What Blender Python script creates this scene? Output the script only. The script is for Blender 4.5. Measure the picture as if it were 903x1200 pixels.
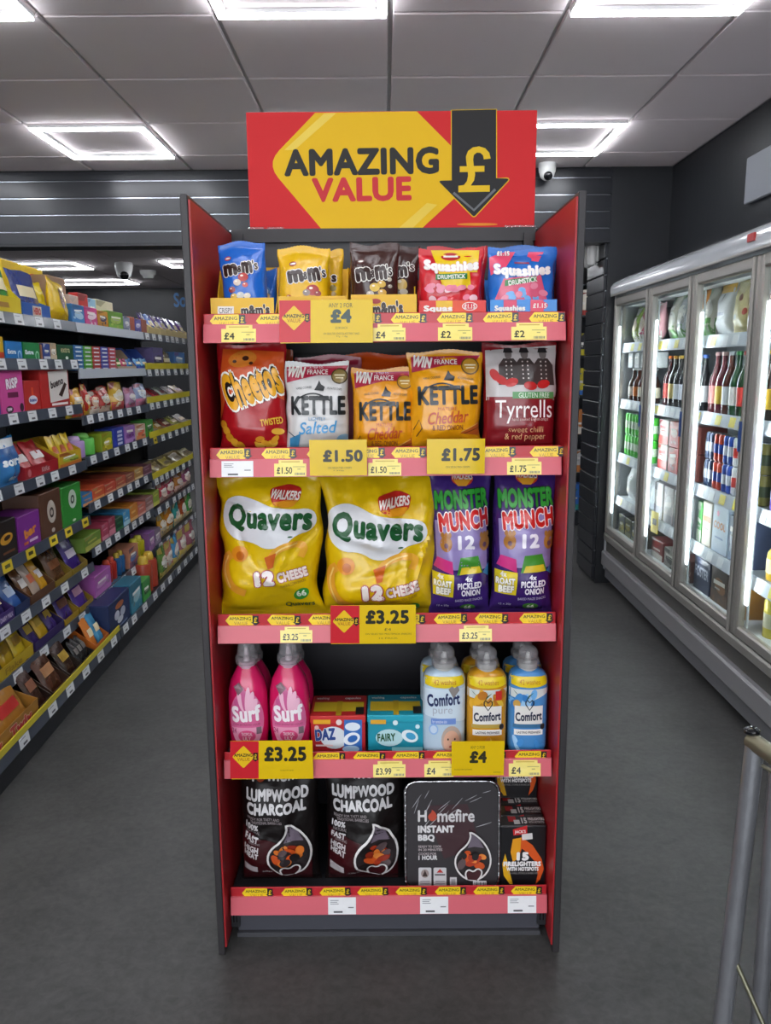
import bpy, bmesh, math, random
from mathutils import Vector, Matrix
from mathutils.geometry import tessellate_polygon
import numpy as np

for _o in list(bpy.data.objects):
    bpy.data.objects.remove(_o)
scene = bpy.context.scene
COL = scene.collection
random.seed(7)

# ------------------------------------------------------------------ camera
F_PX, PITCH, ROLL, CAM_H = 930.0, math.atan(172 / 930.0), 0.0075, 1.47
_cd = bpy.data.cameras.new('camera')
_cd.sensor_fit = 'VERTICAL'
_cd.sensor_height = 36.0
_cd.lens = 36.0 * F_PX / 1200.0
_cd.clip_start = 0.02
cam = bpy.data.objects.new('camera', _cd)
COL.objects.link(cam)
cam.matrix_world = (Matrix.Translation((0, 0, CAM_H)) @ Matrix.Rotation(math.pi / 2 - PITCH, 4, 'X')
                    @ Matrix.Rotation(-ROLL, 4, 'Z'))
scene.camera = cam

# ------------------------------------------------------------------ world, daylight, exposure
world = bpy.data.worlds.new('world')
scene.world = world
world.use_nodes = True
world.node_tree.nodes['Background'].inputs[0].default_value = (0.75, 0.85, 1.0, 1)
world.node_tree.nodes['Background'].inputs[1].default_value = 0.6
_ld = bpy.data.lights.new('shopfront_daylight', 'AREA')
_ld.shape = 'RECTANGLE'
_ld.size, _ld.size_y = 5.4, 2.2
_ld.energy = 85
_ld.color = (0.93, 0.97, 1.0)
day = bpy.data.objects.new('shopfront_daylight', _ld)
COL.objects.link(day)
day.location = (-0.9, -3.95, 1.35)
day.rotation_euler = (math.pi / 2, 0, 0)
LAMP = 20.0
vs = scene.view_settings
vs.view_transform = 'Standard'
vs.look = 'None'
vs.gamma = 1.0
vs.use_curve_mapping = False
vs.exposure = 0.76

# ------------------------------------------------------------------ pixel helpers (903 x 1200)
def ray(x, y):
    dx, dy = x - 451.5, 600 - y
    c, s = math.cos(ROLL), math.sin(ROLL)
    u, v = c * dx + s * dy, -s * dx + c * dy
    return (u, F_PX * math.cos(PITCH) + v * math.sin(PITCH), -F_PX * math.sin(PITCH) + v * math.cos(PITCH))
def on(x, y, axis, val):
    d = ray(x, y)
    o = (0, 0, CAM_H)
    i = 'xyz'.index(axis)
    t = (val - o[i]) / d[i]
    return Vector((o[0] + t * d[0], o[1] + t * d[1], o[2] + t * d[2]))
def proj(p):
    x, y, z = p[0], p[1], p[2] - CAM_H
    fw = y * math.cos(PITCH) - z * math.sin(PITCH)
    v = y * math.sin(PITCH) + z * math.cos(PITCH)
    u, v = F_PX * x / fw, F_PX * v / fw
    c, s = math.cos(ROLL), math.sin(ROLL)
    return 451.5 + c * u - s * v, 600 - (s * u + c * v)

# ------------------------------------------------------------------ materials
_m = {}
def lin(h):
    h = h.lstrip('#')
    out = []
    for i in (0, 2, 4):
        c = int(h[i:i + 2], 16) / 255
        out.append(c / 12.92 if c <= .04045 else ((c + .055) / 1.055) ** 2.4)
    return (*out, 1)
def mat(h, rough=.45, metal=0., bump=0., scale=60., var=0., vscale=8., coat=0., emit=0., spec=.5, detail=3., trans=0.):
    key = (h, rough, metal, bump, scale, var, vscale, coat, emit, spec, detail, trans)
    if key in _m:
        return _m[key]
    m = bpy.data.materials.new('surface_' + h.strip('#'))
    m.use_nodes = True
    nt = m.node_tree
    b = nt.nodes['Principled BSDF']
    c = lin(h)
    b.inputs['Base Color'].default_value = c
    b.inputs['Roughness'].default_value = rough
    b.inputs['Metallic'].default_value = metal
    b.inputs['Specular IOR Level'].default_value = spec
    b.inputs['Coat Weight'].default_value = coat
    b.inputs['Coat Roughness'].default_value = .12
    b.inputs['Transmission Weight'].default_value = trans
    if emit:
        b.inputs['Emission Color'].default_value = c
        b.inputs['Emission Strength'].default_value = emit
    tc = nt.nodes.new('ShaderNodeTexCoord')
    if var:
        n = nt.nodes.new('ShaderNodeTexNoise')
        n.inputs['Scale'].default_value = vscale
        n.inputs['Detail'].default_value = 6
        n.inputs['Roughness'].default_value = .6
        r = nt.nodes.new('ShaderNodeMapRange')
        r.inputs[1].default_value, r.inputs[2].default_value = .3, .7
        r.inputs[3].default_value, r.inputs[4].default_value = 1 - var, 1 + var
        mx = nt.nodes.new('ShaderNodeVectorMath')
        mx.operation = 'SCALE'
        mx.inputs[0].default_value = c[:3]
        nt.links.new(tc.outputs['Object'], n.inputs['Vector'])
        nt.links.new(n.outputs['Fac'], r.inputs[0])
        nt.links.new(r.outputs[0], mx.inputs['Scale'])
        nt.links.new(mx.outputs[0], b.inputs['Base Color'])
    if bump:
        n = nt.nodes.new('ShaderNodeTexNoise')
        n.inputs['Scale'].default_value = scale
        n.inputs['Detail'].default_value = detail
        bp = nt.nodes.new('ShaderNodeBump')
        bp.inputs['Strength'].default_value = bump
        bp.inputs['Distance'].default_value = .01
        nt.links.new(tc.outputs['Object'], n.inputs['Vector'])
        nt.links.new(n.outputs['Fac'], bp.inputs['Height'])
        nt.links.new(bp.outputs[0], b.inputs['Normal'])
    _m[key] = m
    return m
def film(h):      # crinkled glossy packaging film
    return mat(h, rough=.27, bump=.7, scale=17., coat=.3, detail=2.5)
def ink(h):       # flat print on film or card
    return mat(h, rough=.3, bump=.7, scale=17., coat=.2, detail=2.5)
def card(h):
    return mat(h, rough=.42, var=.03)
def plas(h, r=.35):
    return mat(h, rough=r, bump=.03, scale=90.)
def clear_mat(name, tint, facing, rough=.03):
    if name in _m:
        return _m[name]
    m = bpy.data.materials.new(name)
    m.use_nodes = True
    nt = m.node_tree
    nt.nodes.remove(nt.nodes['Principled BSDF'])
    t = nt.nodes.new('ShaderNodeBsdfTransparent')
    t.inputs[0].default_value = (*tint, 1)
    g = nt.nodes.new('ShaderNodeBsdfGlossy')
    g.inputs['Roughness'].default_value = rough
    lw = nt.nodes.new('ShaderNodeFresnel')
    lw.inputs[0].default_value = 1.45
    ma = nt.nodes.new('ShaderNodeMath')
    ma.operation = 'MULTIPLY_ADD'
    ma.inputs[1].default_value, ma.inputs[2].default_value = .9, facing
    ma.use_clamp = True
    mx = nt.nodes.new('ShaderNodeMixShader')
    nt.links.new(lw.outputs[0], ma.inputs[0])
    nt.links.new(ma.outputs[0], mx.inputs[0])
    nt.links.new(t.outputs[0], mx.inputs[1])
    nt.links.new(g.outputs[0], mx.inputs[2])
    nt.links.new(mx.outputs[0], nt.nodes['Material Output'].inputs[0])
    _m[name] = m
    return m
def GLASS():
    if 'pane' not in _m:
        m = bpy.data.materials.new('clear_glass_pane')
        m.use_nodes = True
        nt = m.node_tree
        nt.nodes.remove(nt.nodes['Principled BSDF'])
        g = nt.nodes.new('ShaderNodeBsdfGlass')
        g.inputs['Color'].default_value = (.95, .98, .975, 1)
        g.inputs['Roughness'].default_value = 0.
        g.inputs['IOR'].default_value = 1.3
        nt.links.new(g.outputs[0], nt.nodes['Material Output'].inputs[0])
        _m['pane'] = m
    return _m['pane']
def CAPC():       # milky translucent cap plastic
    if 'cap' not in _m:
        m = mat('#b9b7ba', rough=.12, coat=.3).copy()
        nt = m.node_tree
        pr = nt.nodes['Principled BSDF']
        t = nt.nodes.new('ShaderNodeBsdfTransparent')
        mx = nt.nodes.new('ShaderNodeMixShader')
        mx.inputs[0].default_value = .34
        nt.links.new(t.outputs[0], mx.inputs[1])
        nt.links.new(pr.outputs[0], mx.inputs[2])
        nt.links.new(mx.outputs[0], nt.nodes['Material Output'].inputs[0])
        _m['cap'] = m
    return _m['cap']

# ------------------------------------------------------------------ objects
def tag(o, label=None, cat=None, group=None, kind=None):
    if label: o['label'] = label
    if cat: o['category'] = cat
    if group: o['group'] = group
    if kind: o['kind'] = kind
    return o
def thing(name, label, cat, loc=(0, 0, 0), rot=(0, 0, 0), group=None, kind=None):
    o = bpy.data.objects.new(name, None)
    o.empty_display_size = .05
    COL.objects.link(o)
    o.location = loc
    o.rotation_euler = rot
    return tag(o, label, cat, group, kind)
def dup(o, parent=None, loc=None, rot=None, label=None, group=None):
    c = o.copy()
    COL.objects.link(c)
    c.parent = parent
    if loc is not None: c.location = loc
    if rot is not None: c.rotation_euler = rot
    if label: c['label'] = label
    if group: c['group'] = group
    for ch in list(o.children):
        dup(ch, c)
    return c
def link_mesh(name, me, parent=None, loc=(0, 0, 0), rot=(0, 0, 0), scale=None):
    o = bpy.data.objects.new(name, me)
    COL.objects.link(o)
    o.parent = parent
    o.location = loc
    o.rotation_euler = rot
    if scale: o.scale = scale
    return o

class MB:
    def __init__(self):
        self.v, self.f, self.mi, self.ms = [], [], [], []
    def slot(self, m):
        if m not in self.ms: self.ms.append(m)
        return self.ms.index(m)
    def add(self, vs_, fs_, m):
        k = self.slot(m)
        b = len(self.v)
        self.v += [tuple(p) for p in vs_]
        self.f += [tuple(b + i for i in f) for f in fs_]
        self.mi += [k] * len(fs_)
        return self
    def box(self, x0, x1, y0, y1, z0, z1, m):
        v = [(x, y, z) for z in (z0, z1) for y in (y0, y1) for x in (x0, x1)]
        f = [(0, 2, 3, 1), (4, 5, 7, 6), (0, 1, 5, 4), (2, 6, 7, 3), (0, 4, 6, 2), (1, 3, 7, 5)]
        return self.add(v, f, m)
    def cbox(self, x0, x1, y0, y1, z0, z1, m, c=.004):    # box with chamfered edges
        bm = bmesh.new()
        bmesh.ops.create_cube(bm, size=1)
        for q in bm.verts:
            q.co = ((x0 + x1) / 2 + q.co.x * (x1 - x0), (y0 + y1) / 2 + q.co.y * (y1 - y0), (z0 + z1) / 2 + q.co.z * (z1 - z0))
        bmesh.ops.bevel(bm, geom=bm.edges[:], offset=c, segments=1, affect='EDGES')
        bm.verts.index_update()
        self.add([q.co[:] for q in bm.verts], [[q.index for q in f.verts] for f in bm.faces], m)
        bm.free()
        return self
    def prism(self, pts, a, b, m, plane='xz'):            # closed outline extruded between a and b on the third axis
        n = len(pts)
        def P(p, t):
            return {'xz': (p[0], t, p[1]), 'xy': (p[0], p[1], t), 'yz': (t, p[0], p[1])}[plane]
        v = [P(p, a) for p in pts] + [P(p, b) for p in pts]
        ar = sum(pts[i][0] * pts[(i + 1) % n][1] - pts[(i + 1) % n][0] * pts[i][1] for i in range(n))
        f = [(i, (i + 1) % n, n + (i + 1) % n, n + i) for i in range(n)]
        f += [tuple(range(n - 1, -1, -1)), tuple(range(n, 2 * n))]
        flip = (ar < 0) != (plane == 'xz') 
        if (b < a): flip = not flip
        if flip: f = [t[::-1] for t in f]
        return self.add(v, f, m)
    def tube(self, path, r, m, n=10, closed=False):
        pts = [Vector(p) for p in path]
        vs_, fs_ = [], []
        N = len(pts)
        up = None
        for i, p in enumerate(pts):
            a = pts[i - 1] if (i > 0 or closed) else p
            c = pts[(i + 1) % N] if (i < N - 1 or closed) else p
            t = (c - a).normalized()
            if up is None:
                up = Vector((0, 0, 1)) if abs(t.z) < .9 else Vector((1, 0, 0))
            s = t.cross(up).normalized()
            up = s.cross(t).normalized()
            rr = r[i] if isinstance(r, (list, tuple)) else r
            vs_ += [p + (s * math.cos(q) + up * math.sin(q)) * rr for q in (2 * math.pi * j / n for j in range(n))]
        for i in range(N if closed else N - 1):
            k = (i + 1) % N
            fs_ += [(i * n + j, i * n + (j + 1) % n, k * n + (j + 1) % n, k * n + j) for j in range(n)]
        if not closed:
            fs_ += [tuple(range(n - 1, -1, -1)), tuple((N - 1) * n + j for j in range(n))]
        return self.add(vs_, fs_, m)
    def lathe(self, prof, m, n=20, sx=1., sy=1., e=2., cx=0, cy=0):   # superellipse cross-section
        vs_, fs_ = [], []
        for r, z in prof:
            for j in range(n):
                q = 2 * math.pi * j / n
                cq, sq = math.cos(q), math.sin(q)
                vs_.append((cx + r * sx * math.copysign(abs(cq) ** (2 / e), cq), cy + r * sy * math.copysign(abs(sq) ** (2 / e), sq), z))
        for i in range(len(prof) - 1):
            fs_ += [(i * n + j, i * n + (j + 1) % n, (i + 1) * n + (j + 1) % n, (i + 1) * n + j) for j in range(n)]
        fs_ += [tuple(range(n - 1, -1, -1)), tuple((len(prof) - 1) * n + j for j in range(n))]
        return self.add(vs_, fs_, m)
    def mesh(self, name, smooth=False):
        me = bpy.data.meshes.new(name)
        me.from_pydata(self.v, [], self.f)
        for m in self.ms: me.materials.append(m)
        me.polygons.foreach_set('material_index', self.mi)
        if smooth: me.polygons.foreach_set('use_smooth', [True] * len(me.polygons))
        me.update()
        if smooth:
            try: me.set_sharp_from_angle(angle=math.radians(50))
            except Exception: pass
        return me
    def build(self, name, parent=None, smooth=False, loc=(0, 0, 0), rot=(0, 0, 0)):
        return link_mesh(name, self.mesh(name, smooth), parent, loc, rot)

# ------------------------------------------------------------------ print: lettering and flat shapes laid onto a surface
_tc = {}
POUND = [(.04, 0), (.50, 0), (.50, .10), (.22, .10), (.27, .18), (.285, .27), (.28, .31), (.42, .31), (.42, .40), (.265, .40), (.255, .50), (.265, .57), (.31, .605), (.36, .60), (.40, .56), (.41, .50), (.51, .51), (.49, .60), (.43, .67), (.34, .70), (.25, .685), (.18, .63), (.15, .55), (.155, .47), (.165, .40), (.06, .40), (.06, .31), (.178, .31), (.18, .25), (.165, .17), (.12, .11), (.04, .10)]
def text_geo(s, bold=0., space=1.):
    k = (s, round(bold, 3), space)
    if k in _tc: return _tc[k]
    if s.startswith('£'):            # upright pound sign set before the figures
        v, f = text_geo(s[1:], bold, space) if len(s) > 1 else ([], [])
        h = max([p[1] for p in v] or [.7])
        adv = .56 * h / .7
        n = len(POUND)
        tri = [t for t in tessellate_polygon([[Vector((p[0], p[1], 0)) for p in POUND]])]
        pv = [(p[0] * h / .7, p[1] * h / .7) for p in POUND]
        def area(t): return sum(POUND[t[i]][0] * POUND[t[(i + 1) % 3]][1] - POUND[t[(i + 1) % 3]][0] * POUND[t[i]][1] for i in range(3))
        tri = [tuple(t) if area(t) > 0 else tuple(t[::-1]) for t in tri]
        _tc[k] = (pv + [(p[0] + adv, p[1]) for p in v], tri + [tuple(n + i for i in t) for t in f])
        return _tc[k]
    cu = bpy.data.curves.new('t', 'FONT')
    cu.body = s
    cu.size = 1
    cu.offset = bold
    cu.space_character = space
    cu.resolution_u = 3
    ob = bpy.data.objects.new('t', cu)
    COL.objects.link(ob)
    dg = bpy.context.evaluated_depsgraph_get()
    me = bpy.data.meshes.new_from_object(ob.evaluated_get(dg))
    v = [(q.co.x, q.co.y) for q in me.vertices]
    f = [tuple(p.vertices) for p in me.polygons]
    nz = sum(p.normal.z for p in me.polygons)
    if nz < 0: f = [t[::-1] for t in f]
    bpy.data.objects.remove(ob)
    bpy.data.curves.remove(cu)
    bpy.data.meshes.remove(me)
    _tc[k] = (v, f)
    return _tc[k]
def stroke(pts, w, closed=False):
    P = [Vector(p) for p in pts]
    N = len(P)
    L, R = [], []
    for i in range(N):
        a = P[i - 1] if (i or closed) else P[i]
        b = P[(i + 1) % N] if (i < N - 1 or closed) else P[i]
        t = (b - a).normalized()
        n = Vector((-t.y, t.x)) * w / 2
        L.append(P[i] + n); R.append(P[i] - n)
    v = [tuple(q) for q in L + R]
    f = []
    for i in range(N if closed else N - 1):
        k = (i + 1) % N
        f.append((i, N + i, N + k, k))
    return v, f
class Print:
    """2-D artwork in metres (u right, v up); surf(u, v, off) gives the 3-D point on the product."""
    def __init__(self, surf, step=None, px=None, base=.0009, lay=.0004, inkf=ink):
        self.s, self.step, self.px = surf, step, px or (lambda x, y: (x, y))
        self.base, self.lay, self.inkf, self.el = base, lay, inkf, []
    def _add(self, v, f, color, name, shifts=((0, 0),), join=False):
        us, vs_ = [p[0] for p in v], [p[1] for p in v]
        bb = (min(us), min(vs_), max(us), max(vs_))
        L = 0
        for e in self.el:
            o = e[0]
            if bb[0] < o[2] and bb[2] > o[0] and bb[1] < o[3] and bb[3] > o[1]:
                L = max(L, e[1] + 1)
        off = self.base + L * self.lay
        ar = 0
        for t in f:
            for i in range(len(t)):
                a, b = v[t[i]], v[t[(i + 1) % len(t)]]
                ar += a[0] * b[1] - b[0] * a[1]
        if ar < 0: f = [t[::-1] for t in f]
        if self.step:
            bm = bmesh.new()
            q = [bm.verts.new((p[0], p[1], 0)) for p in v]
            for t in f:
                try: bm.faces.new([q[i] for i in t])
                except ValueError: pass
            for ax in (0, 1):
                lo, hi = bb[ax], bb[ax + 2]
                n = int((hi - lo) / self.step)
                for i in range(1, n + 1):
                    co = [0, 0, 0]; no = [0, 0, 0]
                    co[ax] = lo + (hi - lo) * i / (n + 1); no[ax] = 1
                    bmesh.ops.bisect_plane(bm, geom=bm.verts[:] + bm.edges[:] + bm.faces[:], plane_co=co, plane_no=no, dist=1e-6)
            bm.verts.index_update()
            v = [(p.co.x, p.co.y) for p in bm.verts]
            f = [tuple(p.index for p in t.verts) for t in bm.faces]
            bm.free()
        mb = MB()
        m = self.inkf(color) if isinstance(color, str) else color
        for k, (dx, dy) in enumerate(shifts):
            mb.add([self.s(p[0] + dx, p[1] + dy, off + k * .00002) for p in v], f, m)
        self.el.append((bb, L, name, mb))
    def _q(self, pts): return [self.px(*p) for p in pts]
    def rect(self, x0, y0, x1, y1, c, name='artwork', rot=0):
        self.poly([(x0, y0), (x0, y1), (x1, y1), (x1, y0)], c, name, rot)
    def poly(self, pts, c, name='artwork', rot=0):
        if rot:
            cx = sum(p[0] for p in pts) / len(pts); cy = sum(p[1] for p in pts) / len(pts)
            a = math.radians(rot)
            pts = [(cx + (p[0] - cx) * math.cos(a) + (p[1] - cy) * math.sin(a), cy - (p[0] - cx) * math.sin(a) + (p[1] - cy) * math.cos(a)) for p in pts]
        q = self._q(pts)
        self._add(q, [tuple(range(len(q)))], c, name)
    def ell(self, cx, cy, rx, ry, c, name='artwork', rot=0, n=20):
        self.poly([(cx + rx * math.cos(2 * math.pi * i / n), cy + ry * math.sin(2 * math.pi * i / n)) for i in range(n)], c, name, rot)
    def line(self, pts, w, c, name='artwork', closed=False):
        q = self._q(pts)
        k = abs(self.px(1, 0)[0] - self.px(0, 0)[0])
        v, f = stroke(q, w * k, closed)
        self._add(v, f, c, name)
    def text(self, s, x0, y0, x1, y1, c, bold=.02, rot=0, shear=0, outline=None, ow=.05, name='lettering', arc=0, space=1.):
        """fit s into the box x0..x1, y0..y1 (px frame); rot in degrees anticlockwise"""
        (u0, v0), (u1, v1) = self.px(x0, y0), self.px(x1, y1)
        if v1 > v0: v0, v1 = v1, v0
        cx, cy = (u0 + u1) / 2, (v0 + v1) / 2
        w, h = abs(u1 - u0), abs(v0 - v1)
        if bold > .035 and space == 1.: space = 1 + bold * 1.3
        v, f = text_geo(s, 0., space)
        if not v: return
        a0, a1 = min(p[0] for p in v) - bold, max(p[0] for p in v) + bold
        b0, b1 = min(p[1] for p in v) - bold, max(p[1] for p in v) + bold
        sx, sy = w / (a1 - a0), h / (b1 - b0)
        ra = math.radians(rot)
        def T(p):
            x = (p[0] - (a0 + a1) / 2) * sx
            y = (p[1] - (b0 + b1) / 2) * sy
            x += shear * y
            y += arc * h * (1 - (2 * x / w) ** 2)
            return (cx + x * math.cos(ra) - y * math.sin(ra), cy + x * math.sin(ra) + y * math.cos(ra))
        def ring(r, n):
            if r < .006: return ((0, 0),)
            return [(0, 0)] + [(r * sx * math.cos(q) * math.cos(ra) - r * sy * math.sin(q) * math.sin(ra), r * sx * math.cos(q) * math.sin(ra) + r * sy * math.sin(q) * math.cos(ra)) for q in (2 * math.pi * i / n for i in range(n))]
        tv = [T(p) for p in v]
        if outline:
            self._add(tv, f, outline, name, ring(bold + ow, 10))
        self._add(tv, f, c, name, ring(bold, 8 if bold > .03 else 4))
    def build(self, parent, smooth=True, gap=.004):
        """touching shapes of one name become one part, the rest parts of their own"""
        out = []
        el = [e for e in self.el]
        par = list(range(len(el)))
        def root(i):
            while par[i] != i: i = par[i]
            return i
        for i, a in enumerate(el):
            for j in range(i):
                b = el[j]
                if a[2] == b[2] and a[0][0] < b[0][2] + gap and a[0][2] > b[0][0] - gap and a[0][1] < b[0][3] + gap and a[0][3] > b[0][1] - gap:
                    par[root(i)] = root(j)
        grp = {}
        for i, e in enumerate(el): grp.setdefault(root(i), []).append(e)
        for es in grp.values():
            mb = MB()
            for e in es:
                q = e[3]
                mb.add(q.v, q.f, q.ms[0])
            out.append(mb.build(es[0][2], parent, smooth))
        return out
    def merged(self, name):
        mb = MB()
        for e in self.el: mb.add(e[3].v, e[3].f, e[3].ms[0])
        return mb.mesh(name)
def flat(y=0.):
    return lambda u, v, off: (u, y - off, v)

# ================================================================== THE ROOM
CEIL, XR, YB = 2.67, 1.80, 5.23
DARK = mat('#1b1d21', rough=.42, var=.12, vscale=5, bump=.03, scale=30)
SLAT = mat('#202227', rough=.3, var=.08, vscale=3)
ALU = mat('#9aa0a6', rough=.22, metal=1.)
def floor_mat():
    m = bpy.data.materials.new('surface_grey_vinyl_floor')
    m.use_nodes = True
    nt = m.node_tree
    b = nt.nodes['Principled BSDF']
    tc = nt.nodes.new('ShaderNodeTexCoord')
    prev = None
    for sc_, st, lo, hi in ((1.3, 1., '#323231', '#4a4a49'), (5., .5, '#2e2e2d', '#525150'), (40., .3, '#2a2a28', '#5a5957')):
        mp = nt.nodes.new('ShaderNodeMapping')
        mp.inputs['Scale'].default_value = (1, 1.15, 1)
        n = nt.nodes.new('ShaderNodeTexNoise')
        n.inputs['Scale'].default_value = sc_
        n.inputs['Detail'].default_value = 9
        n.inputs['Roughness'].default_value = .68
        n.inputs['Distortion'].default_value = .6
        cr = nt.nodes.new('ShaderNodeValToRGB')
        cr.color_ramp.elements[0].position, cr.color_ramp.elements[1].position = .36, .66
        cr.color_ramp.elements[0].color, cr.color_ramp.elements[1].color = lin(lo), lin(hi)
        nt.links.new(tc.outputs['Object'], mp.inputs[0])
        nt.links.new(mp.outputs[0], n.inputs['Vector'])
        nt.links.new(n.outputs['Fac'], cr.inputs[0])
        if prev is None:
            prev = cr.outputs[0]
        else:
            mx = nt.nodes.new('ShaderNodeMixRGB')
            mx.inputs[0].default_value = st
            nt.links.new(prev, mx.inputs[1])
            nt.links.new(cr.outputs[0], mx.inputs[2])
            prev = mx.outputs[0]
    nt.links.new(prev, b.inputs['Base Color'])
    b.inputs['Roughness'].default_value = .5
    bp = nt.nodes.new('ShaderNodeBump')
    bp.inputs['Strength'].default_value = .08
    n2 = nt.nodes.new('ShaderNodeTexNoise')
    n2.inputs['Scale'].default_value = 120
    nt.links.new(tc.outputs['Object'], n2.inputs['Vector'])
    nt.links.new(n2.outputs['Fac'], bp.inputs['Height'])
    nt.links.new(bp.outputs[0], b.inputs['Normal'])
    return m
FLOOR = floor_mat()
def struct(name, mb, smooth=False):
    return tag(mb.build(name, None, smooth), kind='structure')
XL, YN, YFAR = -5.4, -4.0, 12.74
struct('floor', MB().box(XL - .1, 3.2, YN - .1, YFAR + .1, -.1, 0, FLOOR))
# suspended ceiling: slab, then each tile of the front shop as a piece of its own
ceil_m = mat('#e6dbdc', rough=.9, bump=.05, scale=250)
bar_m = mat('#b9b5b5', rough=.6)
ceiling = struct('ceiling', MB().box(XL - .1, 3.2, YN - .1, YFAR + .1, CEIL + .012, CEIL + .1, bar_m))
TX, TY, TX0, TY0 = .608, .622, .03, 3.02
tile_me = MB().cbox(-TX / 2 + .008, TX / 2 - .008, -TY / 2 + .008, TY / 2 - .008, 0, .02, ceil_m, .004).mesh('ceiling_tile')
lamps = set()
for i in (-7, -5, -3, -1, 1):
    for j in (-10, -7, -4, -1, 2):
        lamps.add((i, j))
for i in range(-9, 3):
    for j in range(-12, 4):
        x0, y0 = TX0 + i * TX, TY0 + j * TY
        if x0 + TX < XL or x0 > XR - .1: continue
        o = link_mesh('ceiling_tile', tile_me, ceiling, (x0 + TX / 2, y0 + TY / 2, CEIL))
        w = min(x0 + TX, XR) - x0
        if w < TX - .001:
            o.scale.x = w / TX; o.location.x = x0 + w / 2
        if y0 + TY > YB:
            h = YB - y0; o.scale.y = h / TY; o.location.y = y0 + h / 2
# back part of the shop (seen under the bulkhead): plain tiles
k = 0
for i in range(-9, 3):
    for j in range(4, 16):
        x0, y0 = TX0 + i * TX, TY0 + j * TY
        if y0 < YB: continue
        if k + 150 > 299: break
        k += 1
        link_mesh('ceiling_tile', tile_me, ceiling, (x0 + TX / 2, y0 + TY / 2, CEIL))
struct('wall_right', MB().box(XR, XR + .1, YN, YB, 2.01, CEIL, DARK).box(XR + .5, XR + .6, YN, YB + .5, 0, 2.01, DARK).box(XR, XR + .6, YN, 1.7, 0, 2.01, DARK))
struct('wall_left', MB().box(XL - .1, XL, YN, YFAR, 0, CEIL, DARK))
struct('wall_far', MB().box(XL, 3.2, YFAR, YFAR + .1, 0, CEIL, DARK))
struct('wall_far_right', MB().box(3.1, 3.2, YB + .46, YFAR, 0, CEIL, DARK))
# shopfront behind the camera: wall with a wide glazed opening that lets the daylight in
wm = mat('#8c8a88', rough=.8, var=.05)
struct('wall_front', MB().box(XL, -3.7, YN - .1, YN, 0, CEIL, wm).box(1.75, XR + .1, YN - .1, YN, 0, CEIL, wm)
       .box(-3.7, 1.75, YN - .1, YN, 0, .15, wm).box(-3.7, 1.75, YN - .1, YN, 2.5, CEIL, wm))
# slat-panel pier beside the fridge and the bulkhead over the passage
PX0 = 1.40
pier = struct('wall_pier', MB().box(PX0 + .02, XR + .6, YB, YB + .45, 0, CEIL, DARK))
z = .03
while z < 2.6:                     # slats on the pier's passage side
    pier_sl = MB().cbox(PX0, PX0 + .022, YB + .012, YB + .44, z, z + .092, SLAT, .003).build('slat', pier)
    MB().box(PX0 + .012, PX0 + .02, YB + .012, YB + .44, z + .092, z + .1, ALU).build('slat_insert', pier)
    z += .1
bulk = struct('wall_bulkhead', MB().box(XL, PX0 + .03, YB + .02, YB + .16, 2.23, CEIL, DARK))
for a, b in ((2.235, 2.305), (2.312, 2.405), (2.412, 2.505), (2.512, 2.605), (2.612, 2.668)):
    for x0, x1 in ((XL, -2.45), (-2.446, -.02), (-.016, PX0 + .03)):
        MB().cbox(x0, x1, YB - .002, YB + .02, a, b, SLAT, .003).build('slat', bulk)
    if b < 2.63:
        MB().box(XL, PX0 + .03, YB + .004, YB + .02, b, b + .007, ALU).build('slat_insert', bulk)
MB().box(XL, PX0 + .03, YB - .012, YB + .16, 2.22, 2.235, DARK).build('edge_trim', bulk)

# ------------------------------------------------------------------ square frame ceiling lights
LIT = mat('#f6f9ff', rough=.5, emit=LAMP)
HOUS = mat('#d8d8d8', rough=.5)
def make_frame(nm, label):
    t = thing(nm, label, 'ceiling light')
    a, w, d = TX / 2 - .012, .034, .022
    # each side: white channel, glowing diffuser below it
    hb, db = MB(), MB()
    for sx0, sx1, sy0, sy1 in ((-a, a, -a, -a + w), (-a, a, a - w, a), (-a, -a + w, -a + w, a - w), (a - w, a, -a + w, a - w)):
        hb.box(sx0, sx1, sy0 * TY / TX, sy1 * TY / TX, -.014, 0, HOUS)
        db.box(sx0 + .003, sx1 - .003, sy0 * TY / TX + .003, sy1 * TY / TX - .003, -d, -.014, LIT)
    hb.build('housing', t)
    db.build('diffuser', t)
    return t
lamp0 = None
_lp = sorted(lamps)
def lamp_label(i, j):
    return None
def add_lamp(x, y, label):
    global lamp0
    if lamp0 is None:
        lamp0 = make_frame('ceiling_light', label)
        lamp0.location = (x, y, CEIL)
        lamp0['group'] = 'square frame ceiling lights'
        return lamp0
    return dup(lamp0, None, (x, y, CEIL), None, label)
_named = {(-3, 2): 'square white frame light on the ceiling left of the red header sign',
          (1, 2): 'square white frame light partly hidden right of the red header sign',
          (-1, 2): 'square white frame light hidden behind the red header sign',
          (-1, -1): 'square white frame light at the top edge above the header sign',
          (1, -1): 'square white frame light at the top edge above the fridge aisle',
          (-3, -1): 'square white frame light cut by the top left corner of the photo',
          (-5, 2): 'square white frame light over the aisle beyond the left rack',
          (-7, 2): 'square white frame light furthest left before the dark bulkhead'}
for (i, j) in _lp:
    add_lamp(TX0 + (i + .5) * TX, TY0 + (j + .5) * TY, _named.get((i, j), 'square white frame ceiling light behind the viewer, outside the photo'))
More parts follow.
